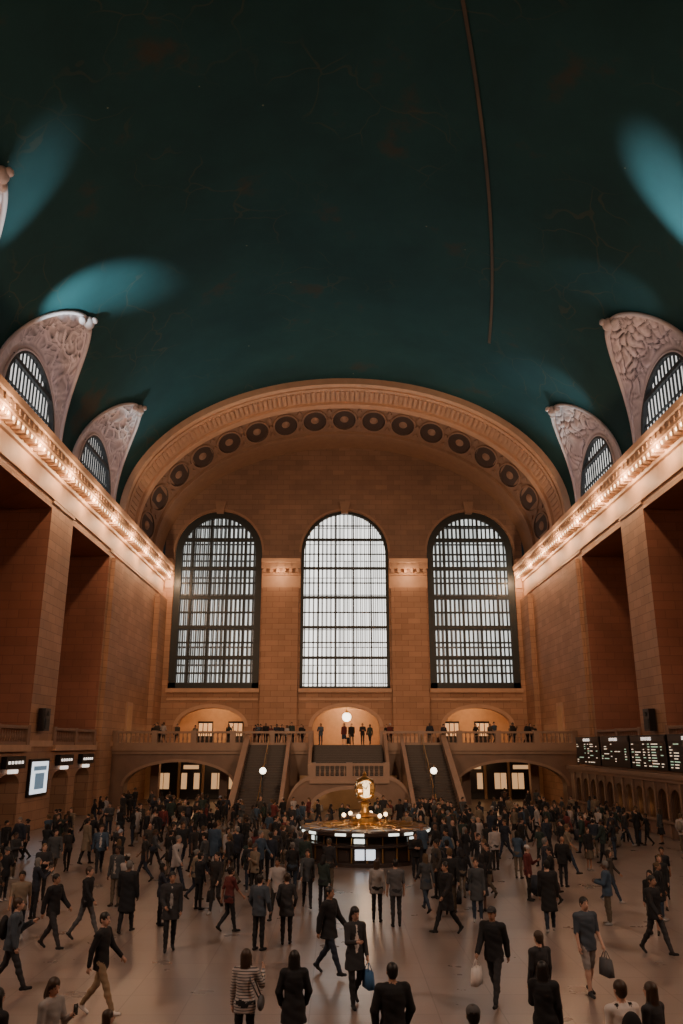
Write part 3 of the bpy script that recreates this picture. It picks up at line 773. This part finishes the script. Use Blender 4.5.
    for s in (-1, 1): elli(H(s * .078, .01, -.01), V3(.012, .02, .03), SKIN, .006, Rh)
    if hair != 'bald':
        elli(H(0, .022, .034), V3(.086, .100, .096), HAIR, .008, Rh)
        elli(H(0, .045, -.01), V3(.078, .07, .085), HAIR, .01, Rh)
    if hair == 'long':
        elli(H(0, .062, -.09), V3(.088, .05, .15), HAIR, .02, Rh)
        for s in (-1, 1): cone(H(s * .075, .02, .02), H(s * .078, .0, -.17), .024, .026, HAIR, .02)
    if hair == 'bun': elli(H(0, .12, .05), V3(.04, .04, .04), HAIR, .01)
    if hair == 'pony': cone(H(0, .11, .05), H(0, .15, -.12), .03, .02, HAIR, .015)
    if cap: elli(H(0, .015, .05), V3(.09, .105, .08), EXTRA, .005, Rh); elli(H(0, -.1, .045), V3(.07, .07, .012), EXTRA, .008, Rh)
    if backpack:
        c = tr(ly(V3(0, .2, 1.2))); elli(c, V3(.15, .095, .23), BAG, .01); elli(c + V3(0, .07, -.07), V3(.11, .05, .12), BAG, .015)
        for s in (-1, 1): cone(tr(ly(V3(s * .105, .05, 1.47))), tr(ly(V3(s * .12, -.13, 1.3))), .022, .022, BAG, .004); cone(tr(ly(V3(s * .12, -.13, 1.3))), tr(ly(V3(s * .14, .03, 1.08))), .02, .018, BAG, .004)
    P = []
    for p in prims:
        if p[0] == 'c': r = max(p[3], p[4]); P += [p[1] - r, p[1] + r, p[2] - r, p[2] + r]
        elif p[0] == 'e': r = max(p[2]); P += [p[1] - r, p[1] + r]
        else: P += [V3(-max(p[2]), -max(p[3]) - .3, p[1][0]), V3(max(p[2]), max(p[3]) + .1, p[1][-1])]
    P = np.array(P); lo = P.min(0) - 2.5 * h; lo[2] = -3 * h; hi = P.max(0) + 3 * h
    sh = np.ceil((hi - lo) / h).astype(int) + 1
    V = np.full(sh, .2, np.float32); Bst = np.full(sh, .3, np.float32); Lb = np.zeros(sh, np.int8)
    ax = [lo[i] + h * np.arange(sh[i]) for i in range(3)]
    for p in prims:
        k = p[-1]; m = k + 3.2 * h
        if p[0] == 'c': r = max(p[3], p[4]); a = np.minimum(p[1], p[2]) - r - m; b = np.maximum(p[1], p[2]) + r + m; lab = p[5]
        elif p[0] == 'e': r = max(p[2]); a = p[1] - r - m; b = p[1] + r + m; lab = p[4]
        else: a = V3(-max(p[2]) - m, -max(p[3]) - m - .3, p[1][0] - m); b = V3(max(p[2]) + m, max(p[3]) + m + .1, p[1][-1] + m); lab = p[6]
        i0 = np.clip(((a - lo) / h).astype(int), 0, sh - 1); i1 = np.clip(((b - lo) / h).astype(int) + 2, 1, sh)
        sl = tuple(slice(i0[i], i1[i]) for i in range(3))
        X, Y, Z = np.meshgrid(ax[0][sl[0]], ax[1][sl[1]], ax[2][sl[2]], indexing='ij')
        if p[0] == 'c':
            A, B = p[1], p[2]; ba = B - A; L2 = max(1e-9, ba @ ba)
            t = np.clip(((X - A[0]) * ba[0] + (Y - A[1]) * ba[1] + (Z - A[2]) * ba[2]) / L2, 0, 1)
            d = np.sqrt((X - A[0] - t * ba[0]) ** 2 + (Y - A[1] - t * ba[1]) ** 2 + (Z - A[2] - t * ba[2]) ** 2) - (p[3] + (p[4] - p[3]) * t)
        elif p[0] == 'e':
            Q = [X - p[1][0], Y - p[1][1], Z - p[1][2]]
            if p[3] is not None:
                R = p[3].T; Q = [R[i][0] * Q[0] + R[i][1] * Q[1] + R[i][2] * Q[2] for i in range(3)]
            r = p[2]; k0 = np.sqrt(sum((Q[i] / r[i]) ** 2 for i in range(3))); k1 = np.sqrt(sum((Q[i] / r[i] ** 2) ** 2 for i in range(3))) + 1e-6
            d = k0 * (k0 - 1) / k1
        else:
            rx_ = np.interp(Z, p[1], p[2]); ry_ = np.interp(Z, p[1], p[3]); yy = Y + p[4] * (Z - p[5])
            q = np.sqrt((X / rx_) ** 2 + (yy / ry_) ** 2); d = (q - 1) * np.minimum(rx_, ry_)
            d += .004 * np.sin(Z * 38 + np.arctan2(yy, X) * 3) * (Z < 1.3 + dz)
            d = np.maximum(d, np.maximum(p[1][0] - Z, Z - p[1][-1]))
            if lab == EXTRA: d = np.maximum(d, yy)
        if lab == BOT: d = d + .003 * np.sin(Z * 55 + X * 30)
        d = d.astype(np.float32); v = V[sl]; hh = np.clip(.5 + .5 * (v - d) / k, 0, 1)
        V[sl] = v * (1 - hh) + d * hh - k * hh * (1 - hh)
        bs = Bst[sl]; l = Lb[sl]; mk = d < bs; l[mk] = lab; bs[mk] = d[mk]
    Z = ax[2][None, None, :]
    V = np.maximum(V, -Z).astype(np.float32)
    vert, F = surface_nets(V, lo, h)
    vi = np.clip(np.round((vert - lo) / h).astype(int), 0, sh - 1); vl = Lb[vi[:, 0], vi[:, 1], vi[:, 2]]
    fl = vl[F[:, 0]]
    mb = MB(); mb.v = [tuple(v) for v in vert.tolist()]; mb.f = F.tolist(); mb.m = [int(x) for x in fl]
    for s, wr, d2, e in hands:   # fingers and thumb
        curl = V3(-s, 0, 0)
        base = wr + d2 * .085; wide = np.cross(d2, curl); wide /= np.linalg.norm(wide) + 1e-9
        for q, ln in zip((-1.5, -.5, .5, 1.5), (.058, .07, .076, .068)):
            b0 = base + wide * q * .017 - d2 * .02; b1 = b0 + d2 * ln * .6; b2 = b1 + (d2 * .75 + curl * .65) * ln * .35; b3 = b2 + (d2 * .35 + curl * .9) * ln * .28
            mb.tube([b0, b1, b2, b3], [.0095, .009, .008, .006], 6, SKIN)
        t0 = wr + d2 * .03 + wide * .02; t1 = t0 + (d2 * .6 + wide * .75 + curl * .2) * .035; t2 = t1 + (d2 * .9 + wide * .3 + curl * .3) * .03
        mb.tube([t0, t1, t2], [.013, .011, .008], 6, SKIN)
    for s in (-1, 1):
        c = H(s * .03, -.078, .008); mb.sphere(c, (.012, .008, .007), 6, 4, HAIR)
        c0, c1 = H(s * .018, -.084, .028), H(s * .046, -.074, .027); mb.tube([c0, c1], .004, 4, HAIR)
    mb.sphere(H(0, -.092, -.058), (.02, .008, .006), 6, 4, 7)
    if phone:
        c = hands[1][1] + hands[1][2] * .13; mb.box(c[0] - .038, c[0] + .038, c[1] - .012, c[1] + .0, c[2] - .04, c[2] + .11, 8)
    if bag:
        s, wr, d2, e = hands[0] if bag != 'tote_r' else hands[1]
        c = wr + d2 * .12
        if bag in ('tote', 'tote_r', 'shopping'):
            w, dpt, hh = .16, .06, .3
            vs = [(c[0] + a * dpt * t, c[1] + b * w * t, c[2] - .14 - zz) for zz, t in ((0, .85), (hh * .5, 1), (hh, 1.05)) for a, b in ((-1, -1), (1, -1), (1, 1), (-1, 1))]
            fs = [(k * 4 + i, k * 4 + (i + 1) % 4, (k + 1) * 4 + (i + 1) % 4, (k + 1) * 4 + i) for k in range(2) for i in range(4)] + [(3, 2, 1, 0), (8, 9, 10, 11)]
            mb.add(vs, fs, BAG)
            for a in (-.04, .04): mb.tube([(c[0] + a, c[1] - .1, c[2] - .15), (c[0] + a * .3, c[1] - .04, c[2] - .02), (c[0], c[1], c[2] + .0), (c[0] + a * .3, c[1] + .04, c[2] - .02), (c[0] + a, c[1] + .1, c[2] - .15)], .007, 5, BAG)
        if bag == 'shoulder':
            cx = -sw - .09; z = dz + .95; mb.sphere((cx - .02, .02, z), (.06, .15, .12), 12, 8, BAG)
            mb.tube([(cx, -.08, z + .08), (-.12, -.11, dz + 1.3), (-.09, 0, dz + 1.5), (-.1, .11, dz + 1.3), (cx, .1, z + .08)], .012, 5, BAG)
        if bag == 'suitcase':   # rolling case pulled behind on its telescopic handle
            x, y = c[0] - .04, c[1] + .38
            for x0, x1, y0, y1, z0, z1 in ((-.17, .17, -.1, .1, .08, .6), (-.15, .15, -.12, .12, .1, .58), (-.14, .14, .1, .14, .15, .5)):
                mb.box(x + x0, x + x1, y + y0, y + y1, z0, z1, BAG)
            for dx in (-.13, .13): mb.tube([(x + dx - .02, y, .04), (x + dx + .02, y, .04)], .04, 8, SHOE); mb.tube([(x + dx * .6, y - .1, .58), (c[0] + dx * .4, c[1], c[2])], .01, 5, SHOE)
            mb.tube([(c[0] - .06, c[1], c[2]), (c[0] + .06, c[1], c[2])], .014, 6, SHOE)
    sc_ = height / (1.75)
    mb.v = [(x * sc_, y * sc_, z * sc_) for x, y, z in mb.v]
    me = bpy.data.meshes.new(name); me.from_pydata(mb.v, [], mb.f)
    return me, mb.m

LIPS = mat('lips', (.25, .08, .07), .5)
PHONE = mat('phone_screen', (.02, .02, .02), .2)
def cloth(name, c, rough=.85): return mat(name, c, rough, var=.25, scale=9, bump=.15)
def rnd_mat(name, cols, mul):
    m, nt, b = newmat(name); L = nt.links.new
    oi = N(nt, 'ShaderNodeObjectInfo'); mm = N(nt, 'ShaderNodeMath', operation='MULTIPLY'); mm.inputs[1].default_value = mul
    fr = N(nt, 'ShaderNodeMath', operation='FRACT'); L(oi.outputs['Random'], mm.inputs[0]); L(mm.outputs[0], fr.inputs[0])
    cr = N(nt, 'ShaderNodeValToRGB'); cr.color_ramp.interpolation = 'CONSTANT'; e = cr.color_ramp.elements
    e[0].color = (*cols[0], 1); e[1].position = 1 / len(cols); e[1].color = (*cols[1], 1)
    for i in range(2, len(cols)):
        x = e.new(i / len(cols)); x.color = (*cols[i], 1)
    L(fr.outputs[0], cr.inputs[0]); L(cr.outputs[0], b.inputs['Base Color']); b.inputs['Roughness'].default_value = .85
    return m
RSKIN = rnd_mat('skin_tones', [(.42, .24, .17), (.50, .30, .22), (.30, .16, .10), (.14, .075, .05), (.46, .27, .19)], 17.3)
RHAIR = rnd_mat('hair_tones', [(.01, .008, .006), (.02, .012, .008), (.05, .03, .015), (.012, .01, .01), (.10, .06, .03), (.15, .14, .13)], 5.7)
RTOP = rnd_mat('jacket_tones', [(.008, .009, .012), (.012, .016, .028), (.007, .007, .008), (.022, .022, .025), (.016, .022, .036), (.01, .01, .011), (.045, .038, .032), (.10, .018, .018), (.01, .012, .016), (.34, .31, .30), (.016, .014, .014), (.04, .07, .11), (.009, .009, .01), (.18, .14, .10), (.05, .055, .06), (.02, .035, .03)], 31.1)
RBOT = rnd_mat('trouser_tones', [(.009, .010, .014), (.013, .02, .036), (.016, .016, .018), (.010, .010, .010), (.11, .085, .06), (.02, .035, .06)], 11.9)
RSHOE = rnd_mat('shoe_tones', [(.01, .01, .01), (.02, .015, .01), (.3, .29, .28), (.012, .012, .012)], 23.7)
RBAG = rnd_mat('bag_tones', [(.012, .012, .014), (.03, .03, .04), (.06, .03, .02), (.015, .02, .03), (.2, .17, .14)], 41.3)
RSHIRT = rnd_mat('shirt_tones', [(.40, .38, .37), (.25, .27, .32), (.05, .05, .05), (.35, .30, .26)], 13.3)
CROWDM = [RSKIN, RHAIR, RTOP, RBOT, RSHOE, RBAG, RSHIRT, LIPS, PHONE]

def finish(me, fl, mats):
    for m in mats: me.materials.append(m)
    me.polygons.foreach_set('material_index', fl); me.polygons.foreach_set('use_smooth', [True] * len(fl)); me.update()

WALK1 = ((.42, .08), (-.25, .38)); WALK2 = ((-.3, .3), (.38, .05)); WALK3 = ((.2, .05), (.05, .75)); STEPP = ((.25, .12), (-.15, .15)); STAND = ((.02, .02), (-.03, .02)); CONTRA = ((.12, .2), (-.02, .0))
AW1 = ((-.35, .12, .25, 0), (.4, .1, .4, 0)); AW2 = ((.4, .1, .35, 0), (-.35, .12, .25, 0)); AS = ((.05, .12, .2, 0), (.03, .12, .25, 0))
APH = ((.05, .12, .25, 0), (.35, .12, 1.75, .35)); ACR = ((.35, .2, 1.35, .8), (.35, .2, 1.35, .8)); APOCK = ((.0, .3, .55, .3), (.0, .3, .55, .3)); AUP = ((.6, .2, 1.7, .1), (.6, .2, 1.7, .1))
variants = [
    dict(legs=WALK1, arms=AW1, hem=.82, openfront=True), dict(legs=WALK2, arms=AW2, backpack=True, bulk=.1, lean=.08), dict(legs=WALK1, arms=AW1, female=True, hair='long', height=1.65, coat=.1),
    dict(legs=STAND, arms=AS, openfront=True), dict(legs=STAND, arms=APH, head=(0, .4), phone=True, female=True, hair='long', height=1.63), dict(legs=CONTRA, arms=ACR, bulk=.12),
    dict(legs=STAND, arms=APOCK, backpack=True), dict(legs=WALK2, arms=AW2, female=True, hair='pony', height=1.67, bag='shoulder'), dict(legs=STEPP, arms=AS, coat=.28, bulk=.12, height=1.78),
    dict(legs=CONTRA, arms=AS, female=True, hair='bun', height=1.62, bag='shoulder', coat=.2), dict(legs=WALK3, arms=AW1, bag='tote', height=1.77), dict(legs=STAND, arms=AS, female=True, hair='long', skirt=True, height=1.64),
    dict(legs=WALK1, arms=AW2, sleeves='short', height=1.8), dict(legs=CONTRA, arms=APH, phone=True, cap=True, height=1.74, head=(.3, .3)),
    dict(legs=STAND, arms=AUP, female=True, hair='long', height=1.66, head=(0, -.25), phone=True), dict(legs=WALK1, arms=((-.25, .1, .1, 0), (.3, .1, .3, 0)), bag='suitcase', height=1.77, coat=.12),
    dict(legs=WALK3, arms=AW2, female=True, hair='bun', sleeves='short', height=1.62, lean=.05), dict(legs=CONTRA, arms=APOCK, lean=.1, head=(.4, .25), bulk=.18, hair='bald', height=1.72)]
VM = []
for i, v in enumerate(variants):
    me, fl = person_mesh('pedestrian_body_%d' % i, h=.02, **v); finish(me, fl, CROWDM); VM.append(me)
WALKS = {0, 1, 2, 7, 8, 10, 12, 15, 16}
def crowd(x, y, z=0, rot=None, var=None):
    i = random.randrange(len(VM)) if var is None else var
    nm = ('walking_' if i in WALKS else 'standing_') + ('woman' if variants[i].get('female') else 'man')
    o = bpy.data.objects.new(nm, VM[i]); o.location = (x, y, z); o.rotation_euler = (0, 0, random.uniform(0, 2 * PI) if rot is None else rot)
    s = random.uniform(.92, 1.05); o.scale = (s * random.uniform(.95, 1.08), s * random.uniform(.95, 1.08), s); sc.collection.objects.link(o)

taken = []
def free(x, y, r=.5):
    if (x - BX) ** 2 + (y - BY) ** 2 < 3.3 ** 2: return False
    if abs(x - BX) < 1.3 and 28 < y < 36: return False
    if y > 54.8 and abs(x) < 8.6: return False
    return all((x - a) ** 2 + (y - b) ** 2 > r * r for a, b in taken)

# foreground people --------------------------------------------------------
SK1 = mat('skin_light', (.50, .30, .22), .6, var=.06); SK2 = mat('skin_medium', (.36, .20, .13), .6, var=.06)
HB = mat('hair_black', (.010, .008, .007), .5); HBR = mat('hair_brown', (.04, .022, .012), .5)
C = {k: cloth('fabric_' + k, v) for k, v in dict(black=(.009, .009, .011), navy=(.012, .018, .035), grey=(.09, .09, .095), khaki=(.25, .17, .10), white=(.66, .61, .58), slate=(.05, .065, .085),
     jean=(.025, .04, .075), charcoal=(.025, .025, .028), blue=(.03, .10, .22), brown=(.06, .035, .02), lightgrey=(.28, .26, .25)).items()}
def stripe_mat():
    m, nt, b = newmat('fabric_striped'); L = nt.links.new
    g = N(nt, 'ShaderNodeTexCoord'); s = N(nt, 'ShaderNodeSeparateXYZ'); L(g.outputs['Object'], s.inputs[0])
    a = N(nt, 'ShaderNodeMath', operation='MULTIPLY'); a.inputs[1].default_value = 24; L(s.outputs[2], a.inputs[0])
    f = N(nt, 'ShaderNodeMath', operation='FRACT'); L(a.outputs[0], f.inputs[0]); lt = N(nt, 'ShaderNodeMath', operation='LESS_THAN'); lt.inputs[1].default_value = .35; L(f.outputs[0], lt.inputs[0])
    mx = N(nt, 'ShaderNodeMix', data_type='RGBA'); L(lt.outputs[0], mx.inputs[0]); mx.inputs[6].default_value = (.44, .40, .38, 1); mx.inputs[7].default_value = (.08, .08, .09, 1)
    L(mx.outputs[2], b.inputs['Base Color']); b.inputs['Roughness'].default_value = .85; return m
C['stripe'] = stripe_mat()
FG = [  # name, x, y, rot(deg; 0 faces camera, 180 faces away, 90 faces +x), kwargs, (skin, hair, top, bottom, shoe, bag, extra)
 ('man_with_backpack', -7.36, 18.2, 100, dict(legs=WALK1, arms=APH, backpack=True, height=1.78, bulk=.1, lean=.08), (SK1, HBR, 'slate', 'charcoal', 'black', 'black', 'black')),
 ('man_in_khaki_trousers', -5.1, 16.7, 80, dict(legs=WALK1, arms=AW1, height=1.78, head=(-.3, 0)), (SK1, HB, 'black', 'khaki', 'white', 'black', 'black')),
 ('woman_in_light_top', -4.7, 12.7, 60, dict(legs=STAND, arms=APH, female=True, hair='long', height=1.65, head=(0, .35), phone=True), (SK1, HBR, 'lightgrey', 'jean', 'black', 'black', 'black')),
 ('woman_in_striped_shirt', -2.15, 14.3, 175, dict(legs=CONTRA, arms=((.5, .35, 1.9, .2), (.05, .15, .25, 0)), female=True, hair='long', height=1.66, bag='shoulder'), (SK1, HBR, 'stripe', 'black', 'black', 'grey', 'black')),
 ('woman_in_black_jacket', -1.37, 14.2, 185, dict(legs=STAND, arms=APOCK, female=True, hair='long', height=1.66, coat=.12, bulk=.1), (SK1, HB, 'black', 'black', 'black', 'black', 'black')),
 ('man_in_dark_jacket', -.86, 19.4, 60, dict(legs=WALK1, arms=AW1, height=1.8, bulk=.12, coat=.05), (SK2, HB, 'black', 'navy', 'black', 'black', 'black')),
 ('woman_with_open_coat', -.34, 17.3, 20, dict(legs=WALK3, arms=((.35, .1, 1.4, .5), (.1, .1, .3, 0)), female=True, hair='long', height=1.76, coat=.15, bag='tote_r', head=(.2, .3), openfront=True), (SK1, HB, 'charcoal', 'black', 'black', 'blue', 'white')),
 ('man_seen_from_behind', .12, 13.1, 190, dict(legs=STAND, arms=APOCK, height=1.74, bulk=.12), (SK2, HB, 'black', 'black', 'black', 'black', 'black')),
 ('man_in_cap', 2.37, 17.3, -30, dict(legs=WALK2, arms=AW2, height=1.76, cap=True, bag='shopping', bulk=.1), (SK2, HB, 'black', 'charcoal', 'black', 'white', 'charcoal')),
 ('woman_in_brown_coat', 2.85, 15.5, 200, dict(legs=STEPP, arms=AS, female=True, hair='pony', height=1.66, coat=.2), (SK1, HBR, 'charcoal', 'black', 'black', 'brown', 'black')),
 ('woman_in_dark_hoodie', 2.42, 13.5, 160, dict(legs=STAND, arms=APH, female=True, hair='long', height=1.66, bulk=.15, coat=.2), (SK2, HB, 'black', 'black', 'black', 'black', 'black')),
 ('man_in_shorts', 4.37, 17.9, 15, dict(legs=STEPP, arms=((.05, .12, .3, 0), (.1, .12, .5, 0)), height=1.8, sleeves='short', shorts=True, bag='tote_r', hair='short', bulk=.06), (SK1, HB, 'slate', 'lightgrey', 'charcoal', 'grey', 'black')),
 ('man_in_leather_jacket', 6.97, 21.1, 30, dict(legs=WALK2, arms=AW2, height=1.78, bulk=.1), (SK2, HB, 'black', 'charcoal', 'black', 'black', 'black')),
 ('man_with_black_rucksack', 3.13, 12.1, 195, dict(legs=STAND, arms=AS, backpack=True, height=1.76, sleeves='short'), (SK1, HBR, 'white', 'jean', 'black', 'black', 'black')),
 ('woman_with_dark_hair', 3.65, 12.4, 215, dict(legs=STAND, arms=AS, female=True, hair='long', height=1.66), (SK1, HBR, 'charcoal', 'black', 'black', 'black', 'black')),
 ('man_facing_camera', -4.76, 21.5, 15, dict(legs=STEPP, arms=((.2, .1, .9, .3), (0, .1, .2, 0)), height=1.78, coat=.1, bulk=.05, openfront=True), (SK2, HB, 'charcoal', 'black', 'black', 'black', 'lightgrey')),
 ('man_in_black_hoodie', -7.7, 21.7, 70, dict(legs=WALK1, arms=AW1, height=1.74, bulk=.1), (SK2, HB, 'black', 'charcoal', 'black', 'black', 'black')),
 ('man_in_grey_trousers', -7.2, 22.8, 80, dict(legs=WALK2, arms=AW2, height=1.76), (SK1, HBR, 'black', 'grey', 'black', 'black', 'black')),
 ('man_in_long_coat', 2.24, 23.3, -60, dict(legs=WALK1, arms=AW1, height=1.8, coat=.2, bulk=.12), (SK2, HB, 'black', 'black', 'black', 'black', 'black')),
 ('woman_in_grey_top', .45, 24.8, 170, dict(legs=STAND, arms=AS, female=True, hair='long', height=1.66), (SK1, HBR, 'lightgrey', 'black', 'black', 'black', 'black')),
 ('man_in_grey_shirt', .95, 24.2, 185, dict(legs=CONTRA, arms=AS, height=1.74, sleeves='short'), (SK1, HB, 'grey', 'charcoal', 'black', 'black', 'black')),
 ('woman_seen_from_behind', -1.96, 22.2, 180, dict(legs=CONTRA, arms=APOCK, female=True, hair='bun', height=1.66, coat=.1), (SK1, HBR, 'charcoal', 'black', 'black', 'black', 'black')),
 ('man_in_navy_jacket', -2.6, 21.6, 150, dict(legs=STAND, arms=APOCK, height=1.72, bulk=.1), (SK1, HB, 'slate', 'black', 'black', 'black', 'black')),
 ('man_in_baseball_cap', .98, 11.1, 180, dict(legs=STAND, arms=AS, height=1.74, cap=True), (SK2, HB, 'charcoal', 'black', 'black', 'black', 'grey')),
 ('child', -3.8, 12.3, 120, dict(legs=STAND, arms=AS, height=1.36, hair='long', female=True), (SK1, HBR, 'blue', 'jean', 'black', 'black', 'black')),
 ('woman_in_black_coat', -5.25, 12.1, 150, dict(legs=STAND, arms=AS, height=1.68, hair='long', female=True, coat=.2, bulk=.1), (SK1, HB, 'black', 'black', 'black', 'black', 'black')),
]
for nm, x, y, rot, kw, ms in FG:
    me, fl = person_mesh(nm, h=.0125, **kw)
    finish(me, fl, [ms[0], ms[1]] + [C[k] for k in ms[2:]] + [LIPS, PHONE])
    o = bpy.data.objects.new(nm, me); o.location = (x, y, 0); o.rotation_euler = (0, 0, math.radians(rot)); sc.collection.objects.link(o); taken.append((x, y))

for x, y in [(-4.3, 26), (-4.9, 26.6), (-7.0, 26), (-7.6, 27.2), (-8.8, 22.4), (-11.4, 28), (-10.2, 28), (2.0, 26.2), (2.7, 25.9), (6.9, 24.4), (6.1, 27.4), (5.5, 28), (3.6, 30), (3.7, 26.2), (5.0, 23.4), (-5.6, 24.4),
             (-9.4, 25.2), (8.6, 25.0), (8.0, 27.5), (-3.4, 28.6), (-2.4, 25.0), (-1.6, 26.8), (-1.1, 26.4), (9.9, 28), (7.3, 30.5), (-6.2, 29.6), (-12.6, 30), (4.6, 32), (-8.4, 30.4),
             (-9.9, 22.6), (-6.3, 23.4), (-3.6, 23.6), (3.3, 24.8), (7.7, 23.2), (-5.3, 28.2), (2.6, 28.4), (-2.2, 29.2), (6.4, 29.2), (9.2, 26.4), (-10.8, 25.8)]:
    if free(x, y): crowd(x, y); taken.append((x, y))
for i in range(24):   # queue around the booth
    a = PI * 1.0 + i * 2 * PI / 24 + random.uniform(-.1, .1); r = 3.45 + random.uniform(0, .6); x, y = BX + r * math.cos(a), BY + r * math.sin(a)
    if abs(a % (2 * PI) - 1.5 * PI) < .6: continue
    if all((x - p) ** 2 + (y - q) ** 2 > .25 for p, q in taken): crowd(x, y, 0, math.atan2(BY - y, BX - x) + PI / 2, random.choice((3, 4, 6, 9, 17))); taken.append((x, y))
def scatter(n, x0, x1, y0, y1):   # small groups
    k = 0; tries = 0
    while k < n and tries < n * 60:
        tries += 1; gx = random.uniform(x0, x1); gy = random.uniform(y0, y1); g = random.choice((1, 1, 2, 2, 3, 4)); rot = random.uniform(0, 2 * PI)
        for _ in range(g):
            x = gx + random.gauss(0, .75); y = gy + random.gauss(0, .8)
            if x0 - .5 < x < x1 + .5 and free(x, y): crowd(x, y, 0, rot + random.gauss(0, .5) if random.random() < .6 else None); taken.append((x, y)); k += 1
scatter(74, -12.5, -2.6, 32, 53.5); scatter(30, -16.3, -8.8, 40, 64); scatter(68, 3.4, 12, 33, 53.5); scatter(26, 8.9, 16.3, 42, 64); scatter(26, -6.5, 7, 43, 54); scatter(14, 9, 16.3, 29, 45); scatter(12, -16, -11, 31, 46); scatter(10, -5, -1.2, 28.5, 33); scatter(8, 2.2, 6, 28.5, 33)
for i in range(20):
    x = random.uniform(-7.5, -3.2) if i < 12 else random.uniform(-16, -8)
    crowd(x, 66.6 + random.uniform(0, 1.8), DECK, random.uniform(-.5, .5))
for i in range(14): crowd(random.uniform(3.4, 16.5), 66.6 + random.uniform(0, 1.8), DECK, random.uniform(-.5, .5))
for x in (-2.0, -.1, .5, 1.4, 2.0): crowd(x, 67.2, DECK, random.uniform(-.5, .5))

# ------------------------------------------------------------------ lights
def light(kind, name, loc, energy, col, radius=.1, aim=None, angle=60, blend=.5):
    l = bpy.data.lights.new(name, kind); l.energy = energy; l.color = col
    o = bpy.data.objects.new(name, l); o.location = loc; sc.collection.objects.link(o)
    if kind in ('POINT', 'SPOT'): l.shadow_soft_size = radius
    if kind == 'SPOT':
        l.spot_size = math.radians(angle); l.spot_blend = blend
    if aim: o.rotation_euler = (Vector(aim) - Vector(loc)).to_track_quat('-Z', 'Y').to_euler()
    return o
WARM = (1, .63, .37); TEALW = (.72, .93, 1)
# ceiling uplights standing on the cornice between the clerestory windows
for lx, ly_, tx, ty, tz, en, an in ((-17.45, 36.8, -15.2, 41.3, 30.0, 24000, 30), (17.45, 36.9, 15.7, 33.0, 29.4, 22000, 24), (-17.45, 36.7, -15.7, 32.6, 29.4, 8000, 24), (17.45, 49.9, 15.3, 53.6, 30.2, 3000, 34), (17.45, 36.5, 15.4, 40.6, 30.0, 1500, 30)):
    light('SPOT', 'ceiling_uplight', (lx, ly_, 22.75), en, TEALW, .15, (tx, ty, tz), an, 1.0)
for s in (-1, 1):
    y = -4
    while y < 80:
        light('POINT', 'cornice_lamp', (s * (W - 1.25), y, 20.9), 330, WARM, .12); y += 5.2
    for c in BAYS[:3]:
        light('POINT', 'lunette_lamp', (s * (W - .8), c + .5, 22.9), 210, (1, .88, .87), .1)
    for c in BAYS[:4]:
        light('POINT', 'gallery_lamp', (s * (W + 1.6), c, 7.6), 75, (1, .62, .40), .15)
    light('SPOT', 'ceiling_wash', (s * (W - 1.0), 62, 22.75), 3600, (.6, .95, 1), .15, (s * 8, 54, 33), 90, 1.0)
    light('SPOT', 'hall_fill_spot', (s * 15, -5, 21.5), 30000, WARM, .5, (-s * 5, 80, 9), 34, 1.0)  # added warm fill from behind the camera, not a hall fixture
    light('SPOT', 'floor_fill_spot', (s * 16.5, 8, 21.0), 7000, (1, .78, .63), .5, (-s * 2, 30, 0), 90, .8)  # extra unseen spot put in to brighten the floor
    light('SPOT', 'arch_floodlight', (s * 17, 60.5, 22.9), 2900, WARM, .2, (-s * 8, 67, 33), 100, .9)
    light('POINT', 'pilaster_fill', (s * 6.5, YE - 1.5, 21.4), 120, WARM, .08)  # point added to brighten the capitals, which carry no bulbs
for cx in (-13.1, 13.1):
    light('POINT', 'passage_lamp', (cx, 71, 3.9), 170, (1, .56, .27), .2)
    light('POINT', 'lobby_lamp', (cx, YE + 3.5, 8.6), 360, (1, .60, .32), .2)
light('POINT', 'stair_arch_lamp', (.2, 62.5, 1.7), 70, (1, .62, .34), .15)
light('POINT', 'lobby_lamp', (.3, YE + 4.5, 8.6), 400, (1, .63, .37), .2)
light('POINT', 'booth_lamp', (BX, BY - 1.4, 2.4), 60, WARM, .12)

w = bpy.data.worlds.new('world'); sc.world = w; w.use_nodes = True
w.node_tree.nodes['Background'].inputs[0].default_value = (.02, .03, .035, 1); w.node_tree.nodes['Background'].inputs[1].default_value = .3

# ------------------------------------------------------------------ camera
cam = bpy.data.cameras.new('camera'); cam.sensor_fit = 'VERTICAL'; cam.sensor_height = 36; cam.sensor_width = 24; cam.lens = 28
co = bpy.data.objects.new('camera', cam); co.location = (-.7, 0, 4.8); co.rotation_euler = (math.radians(90 + 16.3), 0, math.radians(-.33))
sc.collection.objects.link(co); sc.camera = co
